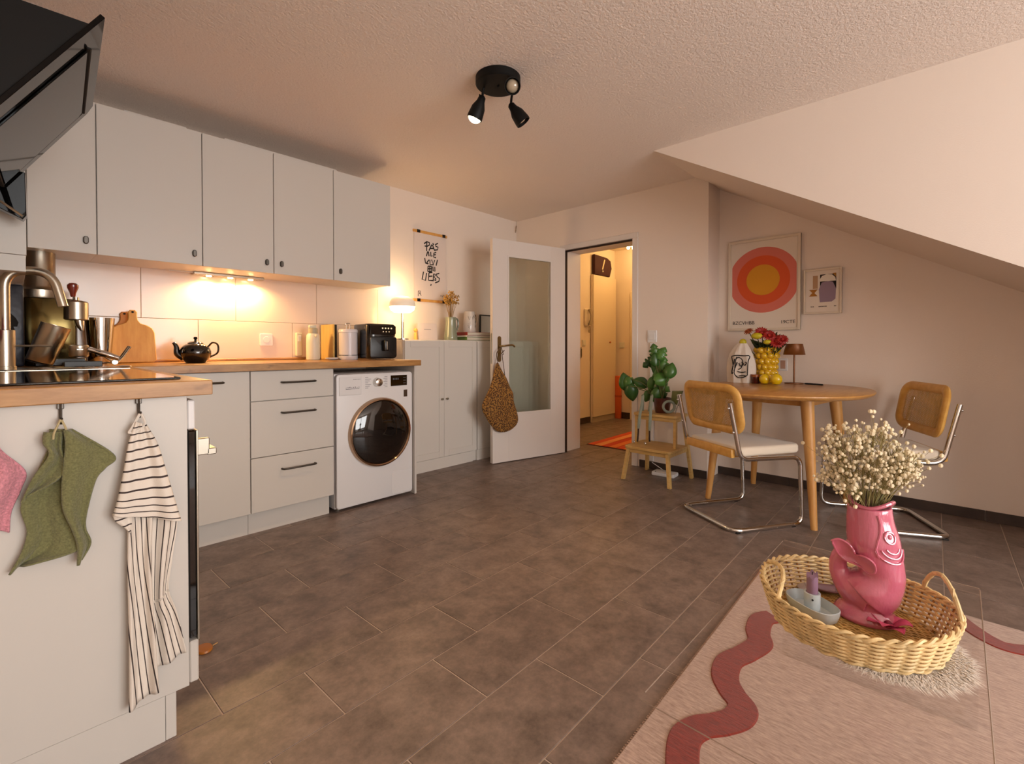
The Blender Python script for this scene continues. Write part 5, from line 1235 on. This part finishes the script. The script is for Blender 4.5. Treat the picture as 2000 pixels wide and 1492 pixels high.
f = BM(); tube(f, bez([P(119, 818, Y=YPAN-0.026), P(106, 845, Y=YPAN-0.035), P(104, 858, Y=YPAN-0.034)], 4), 0.0022, 6); tube(f, bez([P(119, 818, Y=YPAN-0.026), P(128, 835, Y=YPAN-0.03), P(130, 846, Y=YPAN-0.03)], 4), 0.0022, 6); obj('loop', f, mat('cord_tan', '#b7a77e', 0.8), t)
hook(-28, 806, 'dark metal hook under the worktop holding the pink cloth')
t = thing('dish_cloth', 'pink waffle dish cloth hanging at the panel edge', 'towel', (0, 0, 0))
pk = terry('pink_waffle', '#d68f9b')
obj('drape', cloth([((-50,830),(-10,840)),((-70,870),(2,878)),((-85,905),(50,920)),((-95,950),(42,955)),((-95,990),(22,1000)),((-100,1020),(18,1040))], lambda u, v: 0.014, lambda u, v: 0.010*math.sin(u*11+v), uvf=None), pk, t, solid=0.003)
f = BM(); tube(f, bez([P(-28, 815, Y=YPAN-0.026), P(-34, 835, Y=YPAN-0.02)], 4), 0.0022, 6); obj('loop', f, mat('pink_loop', '#c98c96', 0.8), t)
q = P(403, 1268, Z=0.0)
t = thing('felt_pad', 'small round orange-brown pad on the floor by the oven', 'pad', (q.x-0.006, q.y, 0.0004))
obj('pad', lathe(BM(), [(0.028, 0), (0.03, 0.003), (0.028, 0.008), (0.001, 0.009)], 20, sx=0.8, cap1=False), mat('caramel', '#a8641c', 0.4), t); obj('stub', tube(BM(), [(0.024, 0.0, 0.004), (0.04, 0.004, 0.005)], 0.002, 6), mat('stub_tan', '#b58b52', 0.6), t)

# ------------------------------------------------------------------ rug
RX1, RY0, RY1, RX0 = 2.42, -1.0, 0.625, 0.25
def rugmat(name, a, c_):
    m, nt, b = nodes(name); v = tex_coord(nt, (60, 9, 1)); n1 = noise(nt, v, 3, 5, 0.75)
    nt.links.new(ramp(nt, n1, [(0.3, lin(a)), (0.7, lin(c_))]), b.inputs['Base Color']); b.inputs['Roughness'].default_value = 1; b.inputs['Sheen Weight'].default_value = 0.2
    bump(nt, b, n1, 0.6, 0.004); return m
t = thing('area_rug', 'pale pink rug with a wavy dark red line under the clear table', 'rug', (0, 0, 0.0004))
f = BM(); prism(f, [(RX0, RY0, 0), (RX1, RY0, 0), (RX1, RY1+0.01, 0), (RX0, RY1-0.055, 0)], (0, 0, 0.009), 0.003); obj('pile', f, rugmat('rug_pink', '#8f7366', '#cdb3a4'), t, smooth=0)
def band(pxs, hw):
    c_ = bez([P(x, y, Z=0.0104) for x, y in pxs], 8); b = BM(); V = []
    for i, p in enumerate(c_):
        d_ = (c_[min(i+1, len(c_)-1)]-c_[max(i-1, 0)]); d_.z = 0; d_.normalize(); s_ = Vector((-d_.y, d_.x, 0))*hw
        V.append([b.verts.new((q.x, q.y, z)) for q, z in ((p+s_, 0.0092), (p+s_*0.92, 0.0125), (p-s_*0.92, 0.0125), (p-s_, 0.0092))])
    for A, B in zip(V, V[1:]):
        for k in range(3): b.faces.new((A[k], A[k+1], B[k+1], B[k]))
    return b
rd = rugmat('rug_red', '#641a0f', '#983120')
obj('wavy_line', band([(1512, 1204), (1488, 1210), (1480, 1232), (1484, 1256), (1455, 1276), (1424, 1292), (1416, 1322), (1430, 1352), (1450, 1380), (1440, 1402), (1404, 1414), (1366, 1420), (1338, 1442), (1333, 1500), (1345, 1600)], 0.039), rd, t, smooth=0)
obj('wavy_line', band([(1862, 1200), (1890, 1222), (1930, 1248), (1975, 1266), (2040, 1272), (2100, 1262)], 0.032), rd, t, smooth=0)
fr_ = BM(); rnd = random.Random(2)
for k in range(260):
    x = RX0+(RX1-RX0)*k/260; yy = (RY1-0.055)+(0.065)*(x-RX0)/(RX1-RX0); tube(fr_, [(x, yy-0.004, 0.005), (x+rnd.uniform(-.002, .002), yy+0.006, 0.002)], 0.0018, 4)
obj('edge_fringe', fr_, rugmat('rug_fringe', '#b39a8e', '#cbb0a2'), t, kind='stuff', smooth=0)

# ------------------------------------------------------------------ clear acrylic table
TY0, TY1, TX0, TX1, TTZ = -0.045, 0.405, 0.748, 1.725, 0.38
acr = clear('clear_acrylic', (0.982, 0.98, 0.976, 1), 1.0, 0.01, 1.42)
t = thing('coffee_table', 'clear acrylic coffee table with bent-down ends', 'table', (0, 0, 0))
def sheet(path, th):
    """bent sheet: path in XZ, extruded along Y"""
    pts = fillet([(x, 0, z) for x, z in path], 0.03, 6); b = BM(); V = []
    for i, p in enumerate(pts):
        a = pts[max(i-1, 0)]; c_ = pts[min(i+1, len(pts)-1)]; d_ = (c_-a).normalized(); nrm = Vector((-d_.z, 0, d_.x))*th/2
        V.append([b.verts.new((p.x+nrm.x, TY0, p.z+nrm.z)), b.verts.new((p.x+nrm.x, TY1, p.z+nrm.z)), b.verts.new((p.x-nrm.x, TY1, p.z-nrm.z)), b.verts.new((p.x-nrm.x, TY0, p.z-nrm.z))])
    for A, B in zip(V, V[1:]):
        for k in range(4): b.faces.new((A[k], A[(k+1) % 4], B[(k+1) % 4], B[k]))
    b.faces.new(V[0][::-1]); b.faces.new(V[-1]); return b
obj('bent_sheet', sheet([(TX0+0.02, 0.0105), (TX0+0.006, TTZ-0.006), (TX1-0.006, TTZ-0.006), (TX1-0.02, 0.0105)], 0.012), acr, t, smooth=30)
edge = mat('acrylic_edge', '#b9a493', 0.15, trans=0.6)
f = BM()
for y in (TY0, TY1): tube(f, [(TX0+0.03, y, TTZ-0.001), (TX1-0.03, y, TTZ-0.001)], 0.0012, 4)
for x in (TX0+0.012, TX1-0.012): tube(f, [(x, TY0, TTZ-0.0035), (x, TY1, TTZ-0.0035)], 0.0012, 4)
obj('polished_edge', f, edge, t, smooth=0)

# ------------------------------------------------------------------ fur mat, basket and what it holds
BC = Vector((1.272, 0.166, TTZ+0.0006))
fur = BM(); rnd = random.Random(8)
fc = Vector((1.248, 0.112, TTZ+0.0008))
for k in range(6500):
    a = rnd.random()*2*PI; r = 0.130*math.sqrt(rnd.uniform(0.5, 1.0)); p0 = fc+Vector((r*math.cos(a), r*math.sin(a), 0)); L = rnd.uniform(0.014, 0.032)
    dv = Vector((math.cos(a+rnd.uniform(-.7, .7)), math.sin(a+rnd.uniform(-.7, .7)), 0)); tip = p0+dv*L+Vector((0, 0, rnd.uniform(0.0, 0.004))); s_ = Vector((-dv.y, dv.x, 0))*0.0009; md = p0*0.5+tip*0.5+Vector((0, 0, rnd.uniform(0.001, 0.0045)))
    v = [fur.verts.new(x) for x in (p0-s_, p0+s_, md+s_, md-s_, tip)]; fur.faces.new((v[0], v[1], v[2], v[3])); fur.faces.new((v[3], v[2], v[4]))
lathe(fur, [(0.128, 0.0), (0.129, 0.0006), (0.001, 0.0012)], 40, fc, cap1=False)
t = thing('fur_mat', 'white fluffy round mat under the wicker tray', 'mat', (0, 0, 0))
obj('fur', fur, mat('white_fur', '#ddd2c6', 0.9, sheen=0.4), t, kind='stuff', smooth=0)
BZ = TTZ+0.0045
t = thing('wicker_tray', 'round wicker tray with two loop handles on the clear table', 'tray', (BC.x, BC.y, BZ))
wick = mat('wicker', '#cca460', 0.5, var=0.35, vscale=35); wick2 = mat('wicker_light', '#dcc08a', 0.5, var=0.25, vscale=35); stk = mat('wicker_dark', '#9a6a2c', 0.6, var=0.3, vscale=30)
BH = 0.072
def bpt(a, z, o=0.0):
    fl = z/BH; rx = 0.152+0.028*fl**0.8+o; ry = 0.149+0.027*fl**0.8+o
    dip = 0.010*math.cos(2*a-PI)*fl
    return Vector((rx*math.cos(a), ry*math.sin(a), z+dip*0.6))
NS = 36
f = BM()
for r in range(15):
    z = 0.004+r*(BH-0.008)/14; pts = []
    for k in range(NS*4):
        a = 2*PI*k/(NS*4); ph = (1 if r % 2 else -1)*math.cos(a*NS/2)*0.0042
        pts.append(bpt(a, z, ph))
    tube(f, pts, 0.0026, 6, closed=True)
obj('side_weave', f, wick2, t, kind='stuff')
for k in range(NS):
    a = 2*PI*(k)/NS; f = BM(); tube(f, [bpt(a, 0.0), bpt(a, BH*0.5), bpt(a, BH)], 0.0022, 5); obj('stake', f, stk, t)
f = BM()
for s in (0, 1):
    tube(f, [bpt(2*PI*k/160, BH, 0.0035*math.cos(k*0.9+s*PI))+Vector((0, 0, 0.004*math.sin(k*0.9+s*PI)+0.001)) for k in range(160)], 0.0034, 6, closed=True)
obj('rim', f, wick2, t)
f = BM(); tube(f, [bpt(2*PI*k/160, 0.003, 0.003*math.cos(k*0.9)+0.003)+Vector((0, 0, 0.002*math.sin(k*0.9)+0.001)) for k in range(160)], 0.0034, 6, closed=True); obj('foot_braid', f, wick2, t)
f = BM(); nrow = 58
for k in range(nrow):
    u = -0.148+0.296*k/(nrow-1); hh = 0.146*math.sqrt(max(0, 1-(u/0.151)**2))
    if hh < 0.02: continue
    m_ = max(3, int(hh/0.006)); tube(f, [(u+0.0008*math.sin(j*2.3), -hh+2*hh*j/m_, 0.0045+0.0022*math.cos(j*PI+(k % 2)*PI)) for j in range(m_+1)], 0.0024, 5, caps=False)
obj('base_weave', f, wick, t, kind='stuff')
f = BM(); lathe(f, [(0.152, 0.0), (0.152, 0.0018), (0.001, 0.0018)], 48, sy=0.98, cap1=False); obj('base_board', f, stk, t, smooth=0)
def handle(a0, a1, hgt, lean):
    A, B = bpt(a0, BH), bpt(a1, BH); md = (A+B)/2; out = Vector((md.x, md.y, 0)).normalized()
    pts = []
    for k in range(17):
        s = k/16; p = A*(1-s)+B*s + Vector((0, 0, hgt*math.sin(PI*s)**0.7)) + out*lean*math.sin(PI*s); pts.append(p)
    b = BM(); tube(b, pts, 0.0045, 8)
    for j in (1, -1): tube(b, [p+Vector((0.003*math.cos(i*1.5)*j, 0.003*math.sin(i*1.5), 0.002*math.cos(i*1.5))) for i, p in enumerate(pts)], 0.0028, 6)
    return b
obj('handle', handle(math.radians(84), math.radians(140), 0.026, -0.02), wick2, t); obj('handle', handle(math.radians(-40), math.radians(-92), 0.062, 0.0), wick2, t)

# pink fish jug
FZ = BZ+0.0095
pinkg = mat('pink_glaze', '#c9677f', 0.08, coat=1.0, bmp=0.0)
J0 = P(1692, 1204, Z=FZ)
t = thing('fish_jug', 'glossy pink ceramic jug shaped like an upright fish with curled tail', 'jug', (J0.x, J0.y, FZ))
dpt = Vector((J0.x, J0.y, 0)).normalized(); u_ = Vector((dpt.y, -dpt.x, 0))     # fish turned side-on to the room
def L3(u, z, d_=0.0): return u_*u + dpt*d_ + Vector((0, 0, z))
f = BM()
def rad(*k): 
    return [v.x for v in bez([(r_, 0, 0) for r_ in k], 5)]
tube(f, bez([L3(0.003, 0.252), L3(0.005, 0.215), L3(0.010, 0.180), L3(0.016, 0.152), L3(0.025, 0.125), L3(0.026, 0.098), L3(0.014, 0.072), L3(0.0, 0.055)], 5), rad(0.041, 0.0445, 0.049, 0.0475, 0.042, 0.043, 0.052, 0.054), 36)
tube(f, bez([L3(0.004, 0.055), L3(-0.026, 0.066), L3(-0.050, 0.090), L3(-0.052, 0.120, -0.004), L3(-0.038, 0.148, -0.012), L3(-0.020, 0.158, -0.02)], 5), rad(0.050, 0.040, 0.0215, 0.017, 0.017, 0.014), 24)
lathe(f, [(0.060, 0.0), (0.062, 0.006), (0.056, 0.016), (0.046, 0.028), (0.044, 0.045), (0.03, 0.06)], 36, L3(-0.002, 0), 1.0, 0.86, rot=math.atan2(u_.y, u_.x))
body = obj('body', f, None, t)
md = body.modifiers.new('fuse', 'REMESH'); md.mode = 'VOXEL'; md.voxel_size = 0.0022; md.use_smooth_shade = True
md = body.modifiers.new('soft', 'SMOOTH'); md.factor = 0.5; md.iterations = 6
def fishmat():
    m, nt, b = nodes('pink_glaze_scales'); b.inputs['Base Color'].default_value = lin('#c9677f'); b.inputs['Roughness'].default_value = 0.10; b.inputs['Coat Weight'].default_value = 1; b.inputs['Coat Roughness'].default_value = 0.04
    v = tex_coord(nt, (1, 1, 0.35)); n1 = noise(nt, v, 190, 2, 0.5); bump(nt, b, n1, 0.18, 0.004); return m
fm = fishmat(); body.data.materials.append(fm)
f = BM(); lathe(f, [(0.034, 0.2575), (0.03, 0.2578), (0.001, 0.2578)], 28, L3(0.006, 0), cap0=False, cap1=False); obj('mouth_opening', f, mat('pink_dark', '#5d2333', 0.4), t)
# wavy lip
f = BM(); tube(f, [L3(0.006+0.040*math.cos(a), 0.257+0.010*math.cos(2*a+0.4)-0.008*math.sin(a), 0.039*math.sin(a)) for a in [2*PI*k/48 for k in range(48)]], 0.0042, 8, closed=True); obj('lip', f, pinkg, t)
def bodyc(z):
    tb = [(0.055, 0.0, 0.054), (0.072, 0.014, 0.052), (0.098, 0.026, 0.043), (0.125, 0.025, 0.042), (0.152, 0.016, 0.0475), (0.18, 0.010, 0.049), (0.215, 0.005, 0.0445), (0.252, 0.003, 0.041)]
    for (z0, c0, r0), (z1, c1, r1) in zip(tb, tb[1:]):
        if z <= z1: k = max(0, (z-z0)/(z1-z0)); return c0*(1-k)+c1*k, r0*(1-k)+r1*k
    return tb[-1][1:]
def surf(ph, z, o=0.0):
    c_, r_ = bodyc(z); ph = math.radians(ph); return L3(c_+(r_+o)*math.cos(ph), z, (r_+o)*math.sin(ph))
def front(u, z, o):
    c_, r_ = bodyc(z); k = r_*r_-(u-c_)**2; return L3(u, z, -max(0.026, math.sqrt(max(0, k)))-o)
# tail fin with scalloped edge, folded against the body
fo = [(-0.064, 0.170), (-0.050, 0.176), (-0.034, 0.170), (-0.024, 0.158), (-0.020, 0.148), (-0.008, 0.153), (0.006, 0.149), (0.014, 0.138), (0.014, 0.122), (0.004, 0.114), (-0.008, 0.120), (-0.022, 0.126), (-0.038, 0.130), (-0.052, 0.142)]
fo3 = bez([(a, c_, 0) for a, c_ in fo]+[(fo[0][0], fo[0][1], 0)], 4)[:-1]
fp = [front(v.x, v.y, 0.004+0.010*max(0, min(1, (v.y-0.11)/0.06))) for v in fo3]
f = BM(); cen = f.verts.new(front(-0.026, 0.138, 0.002)); cb = f.verts.new(front(-0.026, 0.138, -0.004)); A = [f.verts.new(q_) for q_ in fp]; B = [f.verts.new(q_+dpt*0.005) for q_ in fp]
for k in range(len(A)):
    j = (k+1) % len(A); f.faces.new((cen, A[k], A[j])); f.faces.new((cb, B[j], B[k])); f.faces.new((A[k], B[k], B[j], A[j]))
tf = obj('tail_fin', f, fm, t); obj('fin_edge', tube(BM(), fp, 0.0024, 8, closed=True), pinkg, tf)
# eye, gill rings, cheek line laid on the body surface
f = BM(); tube(f, [surf(-48+14*math.cos(a), 0.198+0.012*math.sin(a), 0.001) for a in [2*PI*k/20 for k in range(20)]], 0.0024, 6, closed=True); e_ = obj('eye', f, pinkg, t); obj('pupil', ball(BM(), surf(-48, 0.199, -0.002), 0.006, n=10, m=6), pinkg, e_)
for rr_, ra in ((0.034, 44), (0.023, 30), (0.013, 18)):
    f = BM(); tube(f, [surf(-46+ra*math.cos(a), 0.178+rr_*math.sin(a), 0.0006) for a in [math.radians(-165+150*k/18) for k in range(19)]], 0.002, 6); obj('gill_ridge', f, pinkg, t)
f = BM(); tube(f, [surf(x, z, 0.0005) for x, z in ((-70, 0.243), (-66, 0.225), (-70, 0.205), (-78, 0.190), (-86, 0.172), (-84, 0.155))], 0.0025, 6); obj('cheek_line', f, pinkg, t)
# baby's breath
t = thing('dried_flowers', "dried cream baby's breath standing in the pink fish jug", 'flowers', (J0.x, J0.y, FZ+0.18))
st = BM(); bl = BM(); gf = BM(); rnd = random.Random(21)
for k in range(92):
    a = rnd.random()*2*PI; rad = 0.088*math.sqrt(rnd.random()); zt = 0.245 - 0.9*(rad**2)/0.088*0.9 + rnd.uniform(-0.075, 0.02)
    tp = u_*(rad*math.cos(a)*1.05+0.004)+dpt*(rad*math.sin(a)*0.9)+Vector((0, 0, zt)); r0 = u_*rnd.uniform(-.02, .02)+dpt*rnd.uniform(-.02, .02)
    md_ = r0*0.6+tp*0.42+Vector((0, 0, 0.02)); tube(st, bez([r0, md_, tp], 4), 0.0007, 4, caps=False)
    for j in range(11):
        q0 = md_*0.25+tp*0.75 if j % 3 else md_*0.5+tp*0.5
        q1 = tp+Vector((rnd.gauss(0, .014), rnd.gauss(0, .014), rnd.gauss(0, .014))); tube(st, [q0, q1], 0.0004, 3, caps=False)
        ball(bl, q1, rnd.uniform(0.0024, 0.0050), n=6, m=4)
for k in range(34):
    a = rnd.random()*2*PI; d_ = Vector((math.cos(a), math.sin(a), 0)); p0 = d_*0.018+Vector((0, 0, 0.07)); tp = d_*rnd.uniform(.03, .06)+Vector((0, 0, rnd.uniform(.09, .135))); s_ = Vector((-d_.y, d_.x, 0))*0.003
    v = [gf.verts.new(x) for x in (p0-s_, p0+s_, tp)]; gf.faces.new(v)
obj('stems', st, mat('dry_stem', '#8f8150', 0.8), t, kind='stuff', smooth=0); obj('blossoms', bl, mat('cream_blossom', '#e6d8b8', 0.85, var=0.25, vscale=60), t, kind='stuff'); obj('leaves', gf, mat('dry_leaf', '#6f6d42', 0.8), t, kind='stuff', smooth=0)
# candle holder and candle
q = P(1586, 1196, Z=FZ)
hol = mat('pale_blue_ceramic', '#c3cdd0', 0.3, coat=0.4)
t = thing('candle_holder', 'pale blue boat-shaped candle holder in the wicker tray', 'candle holder', (q.x, q.y, FZ), math.radians(-30))
f = BM(); prf = []
def oval(s, z): return [Vector((x*s, y*s, z)) for x, y in sup(0.036, 0.058, 2.6, 40)]
rings = [oval(*p) for p in ((0.86, 0), (0.90, 0.002), (0.98, 0.016), (1.0, 0.026), (0.97, 0.027), (0.93, 0.020), (0.86, 0.006))]
V = [[f.verts.new(p) for p in r] for r in rings]
for A, B in zip(V, V[1:]):
    for k in range(40): f.faces.new((A[k], A[(k+1) % 40], B[(k+1) % 40], B[k]))
f.faces.new(V[0][::-1]); f.faces.new(V[-1]); obj('dish', f, hol, t)
obj('socket', lathe(BM(), [(0.0165, 0.006), (0.0165, 0.047), (0.0125, 0.047), (0.0125, 0.02)], 28), hol, t); obj('hole', ball(BM(), (-0.012, -0.0115, 0.036), 0.0022, n=8, m=4), M['dark'], t)
t2 = thing('candle', 'short broken lilac candle in the pale blue holder', 'candle', (q.x, q.y, FZ+0.0205))
f = BM(); lathe(f, [(0.0115, 0), (0.0115, 0.066)], 20)
for v in f.verts:
    if v.co.z > 0.05: v.co.z += v.co.x*0.45+0.004*math.sin(v.co.y*600)
obj('wax', f, mat('lilac_wax', '#8d6d84', 0.5), t2); obj('wick', tube(BM(), [(0, 0, 0.05), (0.001, 0, 0.072)], 0.001, 5), M['dark'], t2)
# shell and paddle behind
q = P(1572, 1148, Z=FZ); t = thing('soap_shell', 'flat pale shell lying behind the candle holder', 'shell', (q.x, q.y, FZ), 0.4)
obj('shell', lathe(BM(), [(0.022, 0), (0.026, 0.003), (0.014, 0.009), (0.001, 0.011)], 20, sy=0.7, cap1=False), mat('shell_white', '#c2b3b0', 0.35), t); obj('ridge', tube(BM(), [(-0.02, 0, 0.006), (0, 0, 0.0115), (0.02, 0, 0.006)], 0.0015, 5), mat('shell_white2', '#b5a4a2', 0.35), t)
q = P(1622, 1158, Z=FZ); t = thing('lilac_dish', 'narrow lilac leaf dish tucked behind the fish jug', 'dish', (q.x, q.y, FZ), math.radians(-62))
f = BM()
def dish(u, v):
    w_ = 0.020*math.sin(PI*min(.98, max(.02, u)))**0.7; return Vector(((u-0.5)*0.10, (v-0.5)*2*w_, 0.002+0.010*(2*v-1)**2+0.006*(2*u-1)**2))
grid(f, dish, 14, 6); obj('leaf_bowl', f, mat('lilac_ceramic', '#86646f', 0.2, coat=0.5), t, solid=0.002); obj('mid_rib', tube(BM(), [(-0.045, 0, 0.0075), (0, 0, 0.0035), (0.045, 0, 0.0075)], 0.001, 5), mat('lilac_rib', '#75545f', 0.3), t)
# pink silk flower at the foot
q = P(1735, 1232, Z=FZ); t = thing('fabric_flower', 'bright pink fabric flower lying at the foot of the fish jug', 'flower', (q.x, q.y, FZ+0.004))
pf = mat('pink_fabric', '#cf4f74', 0.6, var=0.2, vscale=40)
for k in range(7):
    a = 2*PI*k/7+0.3; d_ = Vector((math.cos(a), math.sin(a), 0)); s_ = Vector((-d_.y, d_.x, 0)); f = BM()
    def pet(u, v, d_=d_, s_=s_, k=k):
        return d_*(0.006+0.034*u)+s_*((v-0.5)*0.030*math.sin(PI*min(0.97, 0.15+u*0.8)))+Vector((0, 0, 0.004+0.018*math.sin(u*2.2)*(1 if k % 2 else 0.6)+0.012*(v-0.5)**2))
    grid(f, pet, 6, 5); obj('petal', f, pf, t, solid=0.0008)
obj('heart', ball(BM(), (0, 0, 0.010), 0.008, n=10, m=6), mat('heart_red', '#7d1f38', 0.6), t)
